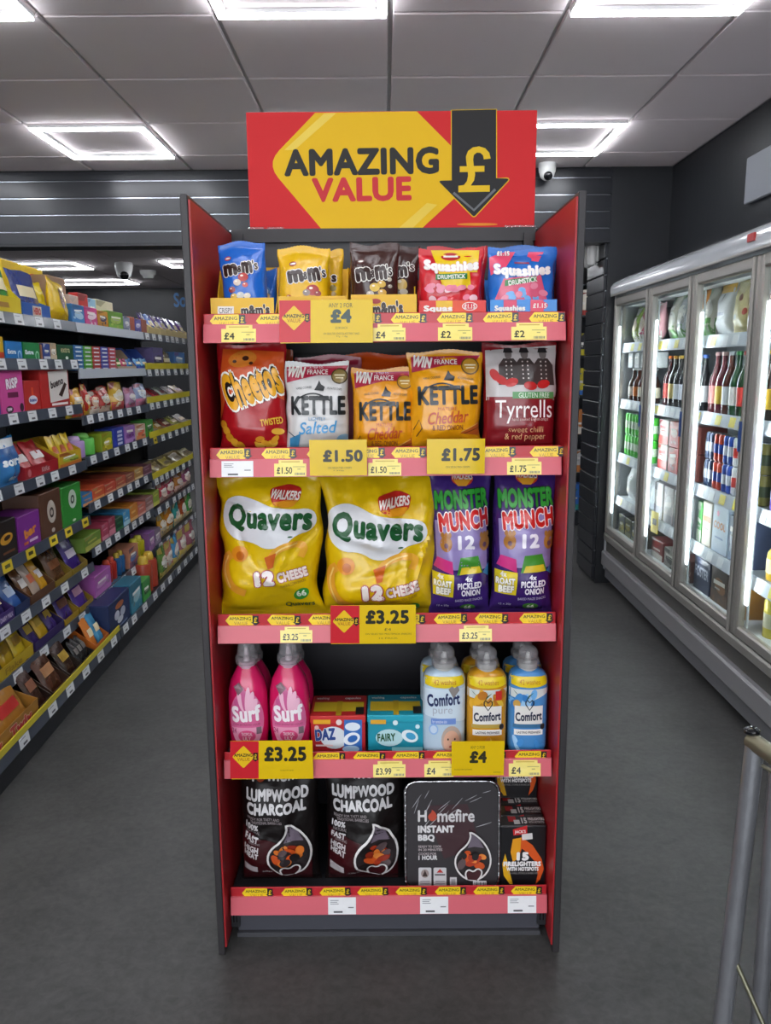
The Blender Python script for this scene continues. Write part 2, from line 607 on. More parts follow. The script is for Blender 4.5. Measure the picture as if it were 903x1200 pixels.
for x, y, lb, sx in ((-4.12, 9.82, 'wide glowing frame light in the back shop above the yellow snack cartons', 1.95),
                 (-4.12, 11.65, 'wide glowing frame light in the back shop nearest the dark far wall', 1.95),
                 (-2.0, 9.72, 'wide glowing frame light in the back shop beside the red side panel', 1.95),
                 (-4.4, 6.9, 'back shop frame light hidden by the bulkhead, furthest left', 1.95),
                 (-2.2, 6.9, 'back shop frame light hidden by the bulkhead, above the rack end', 1.95),
                 (.3, 6.9, 'back shop frame light hidden behind the header sign', 1.95),
                 (2.2, 6.4, 'back shop frame light hidden behind the slat pier', 1.),
                 (.3, 9.75, 'back shop frame light hidden behind the stand', 1.95)):
    add_lamp(x, y, lb).scale = (sx, 1, 1)

# ------------------------------------------------------------------ cameras, smoke detector, emergency light, wall panel
WHITE = plas('#dcdcda', .4)
BLACKP = plas('#101114', .2)
def dome_cam(label, loc, rz):
    t = thing('security_camera', label, 'security camera', loc, (0, 0, rz))
    MB().lathe([(.052, 0), (.054, -.012), (.05, -.05), (.047, -.055)][::-1], WHITE, 24).build('housing', t, True)
    b = MB()
    prof = [(.046 * math.cos(a), -.055 - .046 * math.sin(a)) for a in [i * math.pi / 2 / 8 for i in range(9)]]
    b.lathe([(max(r, .001), z_) for r, z_ in prof][::-1], WHITE, 24)
    b.build('ball', t, True)
    e = MB()
    e.lathe([(.001, .012), (.018, .01), (.026, 0), (.027, -.012)][::-1], BLACKP, 18)
    e.build('lens', t, True, (0, -.036, -.08), (math.radians(118), 0, 0))
    return t
dome_cam('white dome security camera on the ceiling beside the header sign', (1.0, 5.13, CEIL), .0)
dome_cam('white security camera on the back shop ceiling left of the smoke detector', (-3.04, 9.66, CEIL), .3).scale = (1.9, 1.9, 1.9)
MB().lathe([(.02, -.1), (.06, -.095), (.075, -.06), (.09, -.05), (.1, -.03), (.1, 0)], WHITE, 24).build('smoke_detector', None, True, (-2.98, 10.43, CEIL))
tag(bpy.data.objects['smoke_detector'], 'round white smoke detector on the back shop ceiling', 'smoke detector')
t = thing('emergency_light', 'white twin emergency light on the dark slat pier by the fridge', 'emergency light', (PX0, YB + .2, on(703, 297, 'y', YB + .2).z))
b = MB()
b.cbox(-.02, -.001, -.07, .07, -.06, .06, WHITE, .008)
b.build('back_box', t)
for dy in (-.05, .06):
    MB().lathe([(.012, -.085), (.026, -.075), (.032, -.04), (.032, .05), (.028, .065), (.012, .07)], WHITE, 18, cx=-.045, cy=dy).build('lamp_body', t, True)
    MB().tube([(-.015, dy, .0), (-.05, dy, .0)], .01, BLACKP, 8).build('bracket', t)
pn = MB()
a, b_ = on(878, 184, 'x', 1.78), on(903, 228, 'x', 1.78)
pn.cbox(1.775, 1.799, 3.2, 4.12, 2.235, 2.45, mat('#8b8f96', rough=.5), .004)
tag(pn.build('wall_panel'), 'plain grey rectangular sign panel on the dark right wall', 'wall panel')
# blue department lettering on the far wall
pt = Print(lambda u, v, off: (u, YFAR - off, v), None, lambda x, y: (on(x, y, 'y', YFAR).x, on(x, y, 'y', YFAR).z), base=.004, inkf=lambda c: mat(c, rough=.4))
pt.text('Soft', 203, 343, 228, 360, '#2f6fae', .03)
tag(pt.build(None, False)[0], 'blue department lettering on the dark far wall', 'lettering').name = 'wall_lettering'

# ================================================================== THE PROMOTION STAND
RED = mat('#a31f25', rough=.38, var=.03)
REDP = plas('#b8262f', .3)
RAIL_SHEEN = mat('#d2646f', rough=.3, spec=.4)  # red plastic rail, paled to pink: ceiling-light reflection painted into its colour
CHAR = mat('#26272b', rough=.45, var=.08)
EDGE = mat('#2e2b2d', rough=.5, var=.06, vscale=20)
BACKG = mat('#313035', rough=.4, var=.05)
YPANEL, YRAIL, YBACK, SXI, SXO = 1.777, 1.83, 2.27, .411, .432
stand = thing('display_stand', 'tall red and black promotion shelving stand with five stocked shelves', 'display stand', (0, YPANEL, 0))
def sp(mb, name, parent=None, smooth=False):   # stand parts are modelled in world space, then moved under the root
    o = mb.build(name, parent or stand, smooth)
    if parent is None: o.location = (0, -YPANEL, 0)
    return o
for s in (-1, 1):
    b = MB()
    b.cbox(min(s * (SXI + .004), s * SXO), max(s * (SXI + .004), s * SXO), YPANEL, YBACK + .03, .0, 1.831, EDGE, .002)
    pnl = sp(b, 'side_panel')
    b = MB().box(min(s * SXI, s * (SXI + .004)), max(s * SXI, s * (SXI + .004)), YPANEL + .004, YBACK + .03, .02, 1.82, RED)
    b.build('red_lining', pnl)
b = MB().box(-SXI, SXI, YBACK, YBACK + .02, .05, 1.80, BACKG)
back = sp(b, 'back_panel')
for z in (.29, .42, .66, .78, 1.0, 1.18, 1.38, 1.5, 1.70):
    MB().box(-SXI, SXI, YBACK - .002, YBACK, z, z + .006, CHAR).build('panel_joint', back)
MB().box(-SXI, SXI, YBACK - .02, YBACK + .02, 1.80, 1.835, EDGE).build('top_rail', back)
for s in (-1, 1):
    b = MB().box(s * (SXI - .02) - .012, s * (SXI - .02) + .012, YBACK - .03, YBACK, .02, 1.82, EDGE)
    up = sp(b, 'upright')
    sl = MB()
    for z in [.1 + .05 * i for i in range(34)]:
        sl.box(s * (SXI - .02) - .003, s * (SXI - .02) + .003, YBACK - .0312, YBACK - .03, z, z + .025, BLACKP)
    sl.build('slot_row', up)
kick = sp(MB().cbox(-SXI + .015, SXI - .015, 1.85, 1.865, .012, .085, mat('#4a4b53', rough=.25, coat=.3), .003), 'kick_plate')
MB().box(-SXI + .015, SXI - .015, 1.842, 1.87, .0, .012, mat('#6a6b70', rough=.2, metal=.6)).build('floor_strip', kick)
for s in (-1, 1):
    f = MB().box(s * (SXI - .012) - .011, s * (SXI - .012) + .011, 1.842, 2.25, .03, .085, CHAR)
    ft = sp(f, 'foot')
    for k in (-1, 1):
        MB().box(s * (SXI - .012) + k * .004 - .0015, s * (SXI - .012) + k * .004 + .0015, 1.8405, 1.842, .045, .07, BLACKP).build('slot', ft)

# --- sticker and ticket meshes shared by all shelf rails
YEL, YELP, INKD = '#f2cf1e', '#f3e07a', '#1d1c18'
def sticker_mesh():
    P = Print(flat(), None, base=.0004)
    w, h = .041, .0145
    P.poly([(-w, 0), (-w + .012, h), (w - .014, h), (w - .006, 0), (w - .014, -h), (-w + .012, -h)], YEL)
    P.text('AMAZING', -.031, .0015, .024, .0098, '#35341a', .012)
    P.text('VALUE', -.019, -.0112, .016, -.0025, '#b0801c', .0)
    P.poly([(.028, .013), (.043, .013), (.043, -.004), (.047, -.004), (.0355, -.0135), (.024, -.004), (.028, -.004)], '#1c1b1a')
    P.text('£', .0312, -.005, .0398, .009, '#f2cf1e', .0)
    return P.merged('sticker')
STICK = sticker_mesh()
_tk = {}
def ticket_mesh(price, w, h, white=False):
    k = (price, round(w, 3), round(h, 3), white)
    if k in _tk: return _tk[k]
    P = Print(flat(), None, base=.0006)
    bg = '#e9e9ea' if white else YELP
    P.rect(-w / 2, -h / 2, w / 2, h / 2, bg)
    if white:
        for i, l in enumerate((.3, .25, .3)):
            P.rect(-w * .42, h * (.3 - i * .1), -w * (.42 - l), h * (.34 - i * .1), '#8e8e92')
        P.rect(-w * .3, -h * .4, w * .02, -h * .3, '#4a4a4e')
        P.rect(w * .22, -h * .12, w * .42, -h * .06, '#77777b')
    else:
        P.rect(-w * .36, h / 2 - .0004, w * .40, h / 2 + .0085, YELP)
        P.rect(-w * .28, h / 2 + .003, w * .30, h / 2 + .0052, '#c9a83a')
        n = len(price)
        P.text(price, -w * .42, -h * .3, -w * (.02 if n < 4 else -.06) - (w * .1 if n < 3 else 0), h * .22, '#2c2b20', .02)
        P.rect(w * .08, h * .22, w * .45, h * .27, '#a89c55')
        P.rect(w * .22, h * .02, w * .32, h * .1, '#b5a85d')
        for i in range(9):
            P.rect(w * (.14 + i * .035), -h * .4, w * (.155 + i * .035 + (i % 3) * .006), -h * .22, '#7b7a72')
    _tk[k] = P.merged('price_ticket')
    return _tk[k]
#            top, mid, bottom of rail, shelf surface
SHELVES = [(1.586, 1.563, 1.522, 1.562), (1.285, 1.259, 1.218, 1.258), (.884, .857, .815, .856), (.527, .508, .463, .505), (.153, .129, .082, .126)]
STK = [(370, (266, 320, 373, 425, 478, 532, 586, 640)), (532, (273, 326, 379, 430, 478, 530, 583, 640)),
       (727, (283, 332, 380, 430, 478, 527, 575, 627)), (885, (291, 338, 385, 432, 478, 525, 573, 621)),
       (1045, (301, 347, 392, 436, 481, 527, 572, 616))]
TKT = [[(259, 300, 387, 399, '£4'), (437, 475, 387, 399, '£4'), (513, 553, 383, 398, '£2'), (599, 640, 382, 397, '£2')],
       [(259, 297, 541, 559, ''), (321, 359, 545, 558, '£1.50'), (431, 470, 543, 557, '£1.50'), (594, 634, 540, 554, '£1.75')],
       [(328, 366, 738, 752, '£3.25'), (538, 576, 735, 749, '£3.25')],
       [(437, 475, 897, 910, '£3.99'), (497, 531, 896, 909, '£4'), (596, 633, 894, 908, '£4')],
       [(384, 417, 1050, 1068, ''), (492, 525, 1050, 1068, ''), (595, 628, 1046, 1064, '')]]
ORD = ['top', 'second', 'third', 'fourth', 'bottom']
for k, (zt, zm, zb, zs) in enumerate(SHELVES):
    sh = sp(MB().box(-SXI + .004, SXI - .004, YRAIL + .004, YBACK, zs - .03, zs, CHAR), 'shelf')
    sh['label'] = ORD[k] + ' shelf board with red riser and red price rail, ceiling sheen painted in'
    MB().cbox(-SXI + .006, SXI - .004, YRAIL, YRAIL + .004, zm - .006, zt, REDP, .0012).build('riser', sh)
    rl = MB()
    rl.prism([(YRAIL - .012, zb), (YRAIL + .004, zb - .001), (YRAIL + .004, zm), (YRAIL - .005, zm)], -SXI + .006, SXI - .004, RAIL_SHEEN, 'yz')
    rl.build('price_rail', sh)
    y, xs = STK[k]
    for i, x in enumerate(xs):
        p = on(x, y - (x - 451) * .0075, 'y', YRAIL)
        link_mesh('sticker', STICK, sh, (p.x, YRAIL - .0006, zt - .0155), (0, random.uniform(-.03, .03), 0), (.95, 1, .95))
    ta = math.atan2(.007, zm - zb)
    for x0, x1, y0, y1, pr in TKT[k]:
        a, c = on(x0, y0, 'y', YRAIL - .01), on(x1, y1, 'y', YRAIL - .01)
        h = min(abs(a.z - c.z), zm - zb - .002) if pr == '' else (zm - zb) * .72
        cz = zb + h / 2 + .001
        yy = YRAIL - .012 + .007 * (cz - zb) / (zm - zb)
        me = ticket_mesh(pr, c.x - a.x, h, pr == '')
        link_mesh('price_ticket', me, sh, ((a.x + c.x) / 2, yy - .0006, cz), (-ta, 0, 0))

# --- header sign
YS = YBACK - .012
sg0, sg1 = on(288, 133, 'y', YS), on(625.5, 277.5, 'y', YS)
sign = thing('header_sign', 'large red and yellow amazing value header sign with black pound arrow', 'sign', (0, YS, sg1.z))
SW0, SW1, SH_ = sg0.x, sg1.x, sg0.z - sg1.z + .003
MB().cbox(SW0, SW1, 0, .006, 0, SH_, mat('#d0262a', rough=.5, spec=.2), .001).build('panel', sign)
def spx(x, y):
    p = on(x, y, 'y', YS)
    # straighten the photo's slight roll: the sign itself is level
    return (p.x, p.z - sg1.z)
P = Print(flat(0), None, spx, inkf=lambda c: mat(c, rough=.5, spec=.2))
def arcp(pts, r, n=5):     # round the corners of an outline given in px
    out = []
    N = len(pts)
    for i in range(N):
        p = Vector(pts[i]); a = Vector(pts[i - 1]); b = Vector(pts[(i + 1) % N])
        rr = r[i] if isinstance(r, (list, tuple)) else r
        if rr <= 0: out.append(tuple(p)); continue
        d0, d1 = (a - p).normalized(), (b - p).normalized()
        s, e = p + d0 * rr, p + d1 * rr
        for j in range(n + 1):
            t_ = j / n
            out.append(tuple(s * (1 - t_) ** 2 + p * 2 * t_ * (1 - t_) + e * t_ ** 2))
    return out
P.poly(arcp([(369, 132.5), (488, 130.5), (562, 205), (483, 278), (385, 278.5), (312, 192)], [0, 0, 14, 0, 0, 22]), '#e6b814', 'yellow_diamond')
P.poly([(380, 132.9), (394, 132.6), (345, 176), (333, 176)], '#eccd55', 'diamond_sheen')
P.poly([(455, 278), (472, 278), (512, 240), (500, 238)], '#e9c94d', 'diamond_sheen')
P.text('AMAZING', 332, 174, 514, 205, '#2e2d2c', .045, rot=.6)
P.text('VALUE', 365, 208, 482, 236, '#c8333a', .045, rot=.6)
ar = [(529, 129.5), (581, 128.5), (581, 209), (597, 209.5), (555, 254.5), (513, 212), (529, 211.5)]
P.line(arcp(ar, [0, 0, 0, 4, 3, 4, 0]), 2.4, '#e3b91c', 'arrow', True)
P.poly(arcp(ar, [0, 0, 0, 4, 3, 4, 0]), '#2b2a2b', 'arrow')
P.line([(531, 226), (555, 246.5), (580, 222)], 3, '#6d6f73', 'arrow')
P.text('£', 537, 172, 574, 225, '#e5bd22', .0, rot=.6)
P.ell(559, 263, 24, 1.6, '#e08a2a', 'arrow_glow')
P.build(sign, False)
for x in (300, 323, 600, 618):
    p = on(x, 273, 'y', YS)
    MB().cbox(p.x - .022, p.x + .022, -.004, .0, -.004, .03, clear_mat('clear_clip', (.95, .93, .93), .1, .2), .001).build('clip', sign)
MB().box(SW0 + .1, SW1 - .1, .006, .012, -.08, .05, CHAR).build('bracket', sign)

# ================================================================== PRODUCT BUILDERS
def wrinkle(seed, amp, W, H, n=5):
    r = random.Random(seed)
    ws = [(r.uniform(-1, 1) * 2 * math.pi * r.uniform(1.2, 3.2) / W, r.uniform(-1, 1) * 2 * math.pi * r.uniform(.8, 2.6) / H, r.uniform(0, 6.3), amp * r.uniform(.3, 1) / n * 2) for _ in range(n)]
    cr = []
    for _ in range(9):              # straight creases fanning over the film
        a = r.uniform(0, math.pi)
        cr.append((math.cos(a), math.sin(a), r.uniform(-.4, .4) * W, r.uniform(.1, .9) * H, r.uniform(.005, .011), amp * r.uniform(.25, .6) * r.choice((-1, 1)), r.uniform(.2, .5) * W))
    def w(x, z):
        y = sum(a * math.sin(kx * x + kz * z + ph) for kx, kz, ph, a in ws)
        for ca, sa, cx, cz, wd, a, ln in cr:
            d = (x - cx) * ca + (z - cz) * sa
            l = -(x - cx) * sa + (z - cz) * ca
            if abs(d) < 3 * wd and abs(l) < 2.2 * ln:
                y += a * math.exp(-(d / wd) ** 2 - (l / ln) ** 2)
        return y
    return w
class Bag:
    """pillow bag: x right, z up from the base, front towards -y"""
    def __init__(s, W, H, T, seed=0, wr=.004, seal=.014, sag=.06, bseal=None, edge=.022, lean=0):
        s.W, s.H, s.T, s.seal, s.sag = W, H, T, seal, sag
        g = random.Random(seed * 7 + 1)
        s.ed, s.ph = edge, [g.uniform(0, 6.28) for _ in range(5)]
        s.bs = seal if bseal is None else bseal
        s.w = wrinkle(seed, wr, W, H)
        s.w2 = wrinkle(seed + 50, wr, W, H)
        s.lean = lean
    def f(s, z):        # fullness along the height
        a = (z - s.bs) / max(1e-6, s.H - s.bs - s.seal)
        if a <= 0 or a >= 1: return 0.
        return (min(1, a / .22) ** .55) * (min(1, (1 - a) / .34) ** .7) * (1 - .22 * max(0, a - .4))
    def t(s, x, z):
        u = min(1., abs(x) / (s.W / 2))
        return s.f(z) * (1 - u ** 2.6) ** .6
    def hw(s, z):
        q = 2 * math.pi * z / s.H
        return s.W / 2 * (1 - s.sag * s.f(z)) * (1 + s.ed * (.6 * math.sin(1.6 * q + s.ph[0]) + .4 * math.sin(3.4 * q + s.ph[1])))
    def c(s, z):
        q = 2 * math.pi * z / s.H
        return s.W * s.ed * (.35 * math.sin(1.1 * q + s.ph[2]) + .2 * math.sin(2.7 * q + s.ph[3]))
    def yf(s, x, z):
        hw = s.hw(z)
        xx = (x - s.c(z)) * (s.W / 2) / hw
        t = s.t(xx, z)
        e = .35 + .65 * min(1, t * 2)
        return -(s.T / 2) * t - .0012 + s.w(x, z) * e * (.25 if (z > s.H - s.seal or z < s.bs) else 1)
    def surf(s, u, v, off):
        hw = s.hw(v)
        c = s.c(v)
        u = max(c - hw * .985, min(c + hw * .985, u))
        return (u + s.lean * v, s.yf(u, v) - off, v)
    def body(s, m, name='film', nu=34, nv=48, back=None):
        mb = MB()
        vs_, fs_ = [], []
        zs = [s.H * j / nv for j in range(nv + 1)]
        for side in (0, 1):
            for z in zs:
                for i in range(nu + 1):
                    x = s.c(z) + s.hw(z) * (-1 + 2 * i / nu)
                    if side == 0:
                        y = s.yf(x, z)
                        if i in (0, nu): y = s.w(x, z) * .35 * (.25 if (z > s.H - s.seal or z < s.bs) else 1)
                    else:
                        y = (s.T / 2) * s.t((x - s.c(z)) * (s.W / 2) / s.hw(z), z) + .0012
                        if i in (0, nu): y = s.w(x, z) * .35 * (.25 if (z > s.H - s.seal or z < s.bs) else 1) + .0006
                    zz = z
                    if z > s.H * .8: zz = z + (.0012 if (i % 2 and z == zs[-1]) else 0) + .004 * ((z / s.H - .8) / .2) * math.sin(7 * x / s.W + s.ph[4])
                    vs_.append((x + s.lean * z, y, zz))
        n1 = (nu + 1) * (nv + 1)
        for j in range(nv):
            for i in range(nu):
                a = j * (nu + 1) + i
                fs_.append((a, a + 1, a + nu + 2, a + nu + 1))
                fs_.append((n1 + a, n1 + a + nu + 1, n1 + a + nu + 2, n1 + a + 1))
        for j in range(nv):
            a = j * (nu + 1)
            fs_.append((n1 + a, a, a + nu + 1, n1 + a + nu + 1))
            a += nu
            fs_.append((a, n1 + a, n1 + a + nu + 1, a + nu + 1))
        for i in range(nu):
            fs_.append((i + 1, i, n1 + i, n1 + i + 1))
            a = nv * (nu + 1) + i
            fs_.append((a, a + 1, n1 + a + 1, n1 + a))
        mb.add(vs_, fs_, m)
        return mb
def rect_px(rect, yp, zs):
    x0, y0, x1 = rect[:3]
    xm = (x0 + x1) / 2
    top = on(xm, y0, 'y', yp).z
    my = (y0 + rect[3]) / 2
    a, c = on(x0, my, 'y', yp), on(x1, my, 'y', yp)
    return (a.x + c.x) / 2, c.x - a.x, top - zs
SEED = [100]
def bag(name, label, cat, rect, yp, zs, color, T, art=None, group=None, tilt=.06, rz=0, ry=0, **kw):
    """rect px of the bag on the plane y = yp (its front); zs the surface it stands on"""
    SEED[0] += 1
    kw_m = kw.pop('m', None)
    cx, W, H = rect_px(rect, yp, zs)
    t = thing(name, label, cat, (cx, yp + T / 2, zs), (-tilt, ry, rz), group)
    B = Bag(W, H, T, kw.pop('seed', SEED[0]), **kw)
    B.body(kw_m or film(color)).build('film', t, True)
    if art:
        def px(x, y):
            p = on(x, y, 'y', yp)
            return (p.x - cx, p.z - zs)
        P = Print(B.surf, .0075, px, base=.0009 + .09 * kw.get('wr', .004))
        art(P)
        P.build(t)
    return t, B

# ================================================================== TOP SHELF: sweets
Z1, Z2, Z3, Z4, Z5 = [s[3] for s in SHELVES]
BROWN, WHT = '#2e1a14', '#e8e4dc'
def tray(name, label, rect, yp, zs, depth, hb, color, art=None, stripes=None, group=None):
    """open display carton: low printed front, side walls rising to a tall back"""
    cx, W, H = rect_px(rect, yp, zs)
    t = thing(name, label, 'carton', (cx, yp, zs), (0, 0, 0), group)
    m = card(color)
    mi = card('#8d8478')
    th = .0025
    MB().box(-W / 2, W / 2, 0, depth, 0, th, mi).build('base', t)
    MB().box(-W / 2, W / 2, 0, th, th, H, m).build('front_wall', t)
    for s in (-1, 1):
        x = s * (W / 2 - th / 2)
        pr = MB()
        pr.prism([(th, th), (depth, th), (depth, hb), (depth * .5, hb * .92), (depth * .28, H)], x - th / 2, x + th / 2, m, 'yz')
        pr.build('side_wall', t)
    MB().box(-W / 2, W / 2, depth - th, depth, th, hb, m).build('back_wall', t)
    if art or stripes:
        def px(x, y):
            p = on(x, y, 'y', yp)
            return (p.x - cx, p.z - zs)
        P = Print(flat(0), None, px, inkf=card)
        if stripes:
            n = len(stripes)
            for i, c in enumerate(stripes):
                a, b = rect[0] + (rect[2] - rect[0]) * i / n, rect[0] + (rect[2] - rect[0]) * (i + 1) / n
                P.rect(a + .2, rect[1] + .4, b, rect[1] + 28, c)
        if art: art(P)
        P.build(t, False)
    return t
tray('display_carton', 'yellow display carton marked crispy at the left end of top shelf', (247, 349, 321, 378), 1.845, Z1, .26, .155, '#e2b012',
     lambda P: (P.rect(255, 359, 274, 368.5, WHT), P.text('CRISPY', 256.5, 361, 272.5, 367, '#2b2a2a', .0),
                P.text("m&m's", 282, 357, 316, 369, BROWN, .06, 2, outline=WHT, ow=.035)))
tray('display_carton', 'yellow display carton behind the any two for four pounds card', (326, 347, 406, 378), 1.845, Z1, .26, .15, '#dfae14',
     lambda P: P.text("m&m's", 345, 352, 385, 366, BROWN, .06, 0, outline=WHT, ow=.035))
tray('display_carton', 'yellow display carton under the brown chocolate pouches', (411, 345, 488, 376), 1.845, Z1, .26, .15, '#dfae14',
     lambda P: (P.text("m&m's", 436, 353, 472, 370, BROWN, .06, 4, outline=WHT, ow=.03), P.ell(440, 353, 6, 3, '#a02a26')))
tray('display_carton', 'red and yellow striped display carton under the red sweets bag', (491, 352, 569, 378), 1.845, Z1, .26, .12, '#d42a2c',
     lambda P: (P.text('Squas', 496, 358, 530, 367, WHT, .06, outline='#c8202a', ow=.02), P.ell(550, 359, 9, 5, WHT), P.ell(550, 359, 8, 4.2, '#d0202a'), P.text('£1.15', 543.5, 356.5, 556.5, 361.8, WHT, .03)),
     ['#d8302a', '#e4b424', '#dd4c26', '#d8302a'])
tray('display_carton', 'pink and blue striped display carton under the blue sweets bag', (574, 351, 652, 378), 1.845, Z1, .26, .12, '#2f7fd0',
     lambda P: (P.text('Squashies', 579, 358, 615, 366, WHT, .06, outline='#3f5fb0', ow=.02), P.ell(632, 358, 9.5, 5, '#e0506a'), P.text('£1.15', 624, 355.5, 640, 361, WHT, .03)),
     ['#3f8fd6', '#d9506e', '#4b90d8', '#e05a70', '#4b8fd6'])
def mm_art(x, y, w, h, rot, bg, cand, dx, dy, logo='#a02a26'):
    def f(P):
        P.ell(x - w * .36, y - h * .85, w * .1, h * .17, logo, rot=rot)
        P.ell(x - w * .36, y - h * .85, w * .075, h * .07, WHT, rot=rot)
        P.text('m', x - w / 2, y - h * .42, x - w * .06, y + h * .5, BROWN, .075, rot, outline=WHT, ow=.04)
        P.text('&', x - w * .08, y - h * .28, x + w * .08, y + h * .28, BROWN, .05, rot, outline=WHT, ow=.05)
        P.text("m", x + w * .04, y - h * .58, x + w * .38, y + h * .4, BROWN, .075, rot, outline=WHT, ow=.04)
        P.text("'s", x + w * .36, y - h * .68, x + w * .52, y + h * .1, BROWN, .03, rot, outline=WHT, ow=.06)
        for i, (a, b, r, c) in enumerate(cand):
            P.ell(x + dx + a, y + dy + b, r, r * .86, c)
            P.ell(x + dx + a - r * .25, y + dy + b - r * .3, r * .3, r * .2, '#f3e7d8')
    return f
bag('sweet_pouch', 'bright blue chocolate sweets pouch tilted in its yellow carton', 'sweets pouch', (258, 282, 314, 385), 1.865, Z1 + .003, '#1763c4', .05,
    mm_art(283, 315, 40, 16, 6, 0, [(2, -2, 6, '#b8352c'), (-5, 4, 4.4, '#d8c7b4'), (4, 7, 3.4, '#c9483a'), (-12, 12, 4.2, '#8f2f2c'), (-10, 20, 4, '#d8b13a'), (-2, 19, 4.6, '#c8c9c4'), (6, 20, 4, '#e0d6c0')], 2, 12), ry=-.045, tilt=.03, wr=.003)
bag('sweet_pouch', 'second blue sweets pouch half hidden behind the first', 'sweets pouch', (293, 314, 324, 385), 1.93, Z1 + .003, '#1a5fb8', .045,
    lambda P: (P.ell(312, 341, 4, 5, '#3d7fbf'), P.ell(311, 342, 3, 4, '#c8d3da'), P.ell(313, 347, 3, 3, '#e0a73a')), tilt=.03)
bag('sweet_pouch', 'yellow peanut sweets pouch standing in front of its pair', 'sweets pouch', (324, 288, 386, 385), 1.865, Z1 + .003, '#dfae06', .05,
    mm_art(358, 323, 44, 17, 8, 0, [(2, 2, 7.5, '#a8342e'), (-5, 5, 4.4, '#8a7a72'), (8, 6, 4, '#8f2f2c'), (-26, 10, 3, '#a8341f'), (-24, 14, 3, '#b8641a')], 6, 15), tilt=.02, wr=.003)
bag('sweet_pouch', 'narrow view of yellow sweets pouch behind the front yellow one', 'sweets pouch', (368, 292, 402, 385), 1.92, Z1 + .003, '#d6a608', .045,
    lambda P: (P.text("s", 388, 322, 394, 331, BROWN, .05, 0, outline=WHT, ow=.06), P.ell(390, 338, 4, 4, '#7d6a20'), P.ell(391, 345, 3, 3, '#a8842a')), tilt=.02)
bag('sweet_pouch', 'dark brown chocolate sweets pouch, left one of the brown pair', 'sweets pouch', (408, 284, 467, 385), 1.865, Z1 + .003, '#3c1f1a', .05,
    mm_art(436, 321, 42, 18, 8, 0, [(-3, 4, 6, '#d8b44a'), (5, 0, 5, '#cfa63c'), (-8, 12, 4.4, '#b8ada0'), (6, 10, 5, '#c79a3a'), (14, -6, 3, '#c9c0ae'), (15, 2, 2.6, '#a9a08e')], 5, 12, '#5a2c26'), tilt=.03, wr=.003, ry=.02)
bag('sweet_pouch', 'dark brown chocolate sweets pouch, right one of the brown pair', 'sweets pouch', (440, 286, 491, 385), 1.925, Z1 + .003, '#3a1f1b', .045,
    lambda P: (P.text("m", 462, 311, 476, 325, BROWN, .075, 6, outline=WHT, ow=.05), P.text("'s", 476, 306, 484, 317, BROWN, .03, 4, outline=WHT, ow=.06), P.ell(470, 334, 6, 7, '#c9a545'), P.ell(467, 330, 2.4, 2, '#efe6d0'), P.ell(472, 342, 5, 3.4, '#b9ae98')), tilt=.03, ry=.02)
def squash_art(x0, x1, red):
    a, b, t = ('#d8202c', '#e6c21a', '#e8869a') if red else ('#1f78cf', '#dd4a6a', '#e0708c')
    w = x1 - x0
    def f(P):
        if red:
            P.poly([(x0 + w * .2, 291), (x1 - w * .06, 291), (x1 - w * .1, 318), (x0 + w * .32, 320)], b)
            P.poly([(x0 + w * .3, 318), (x1 - w * .22, 318), (x1 - w * .2, 338), (x0 + w * .36, 336)], b)
        else:
            P.poly([(x0 + 2, 300), (x0 + 22, 293), (x0 + 34, 293), (x0 + 22, 312), (x0 + 4, 322)], b)
            P.poly([(x0 + 50, 293), (x0 + 68, 293), (x0 + 60, 306), (x0 + 46, 304)], b)
            P.poly([(x0 + 18, 327), (x0 + 62, 322), (x0 + 70, 352), (x0 + 8, 352)], '#d95a78')
            P.text('£1.15', x0 + 12, 292, x0 + 27, 298, WHT, .05, outline='#4a4a6a', ow=.03)
        P.ell(x0 + w * .5, 299 if red else 303, w * .15, 5, '#b5202c' if red else '#2a66b8')
        P.rect(x0 + w * .39, 297.5 if red else 306.5, x0 + w * .61, 300 if red else 308.5, WHT if red else '#8f1f3a')
        P.text('Squashies', x0 + w * .09, 302 if red else 307, x1 - w * .08, 318 if red else 324, '#f4efe9', .075, arc=-.22, outline='#d9a9b4' if red else '#5f86c4', ow=.035)
        P.poly([(x0 + w * .26, 321.5), (x0 + w * .74, 320), (x0 + w * .74, 327), (x0 + w * .26, 328.5)] if red else [(x0 + w * .24, 329), (x0 + w * .7, 324), (x0 + w * .7, 330), (x0 + w * .24, 336)], '#1f7a35')
        P.text('DRUMSTICK', x0 + w * .29, 322 if red else 327, x0 + w * .71, 327 if red else 333, WHT, .03, rot=2 if red else 8)
        r = random.Random(4 if red else 9)
        for i in range(15):
            cx_, cy_ = x0 + w * r.uniform(.16, .86), r.uniform(335, 352)
            P.ell(cx_, cy_, r.uniform(4, 7), r.uniform(3, 4.4), r.choice(['#e58aa0', '#f0c9cf', '#e07a90'] if red else ['#6fa7dc', '#e2869c', '#9cc0e6', '#d9607c']), rot=r.uniform(-40, 40))
    return f
bag('sweet_bag', 'red and yellow chewy sweets bag standing in its carton', 'sweets bag', (490, 290, 568, 380), 1.865, Z1 + .003, '#c81b27', .05, squash_art(490, 568, True), tilt=.05)
bag('sweet_bag', 'blue and pink chewy sweets bag at the right of top shelf', 'sweets bag', (572, 289, 654, 380), 1.865, Z1 + .003, '#1668c0', .05, squash_art(572, 653, False), tilt=.05)
bag('sweet_bag', 'red sweets bag peeking out behind the front red one', 'sweets bag', (500, 288, 572, 380), 1.94, Z1 + .003, '#b81824', .045, None, tilt=.05)
bag('sweet_bag', 'blue sweets bag peeking out behind the front blue one', 'sweets bag', (580, 287, 655, 380), 1.94, Z1 + .003, '#1860b0', .045, None, tilt=.05)

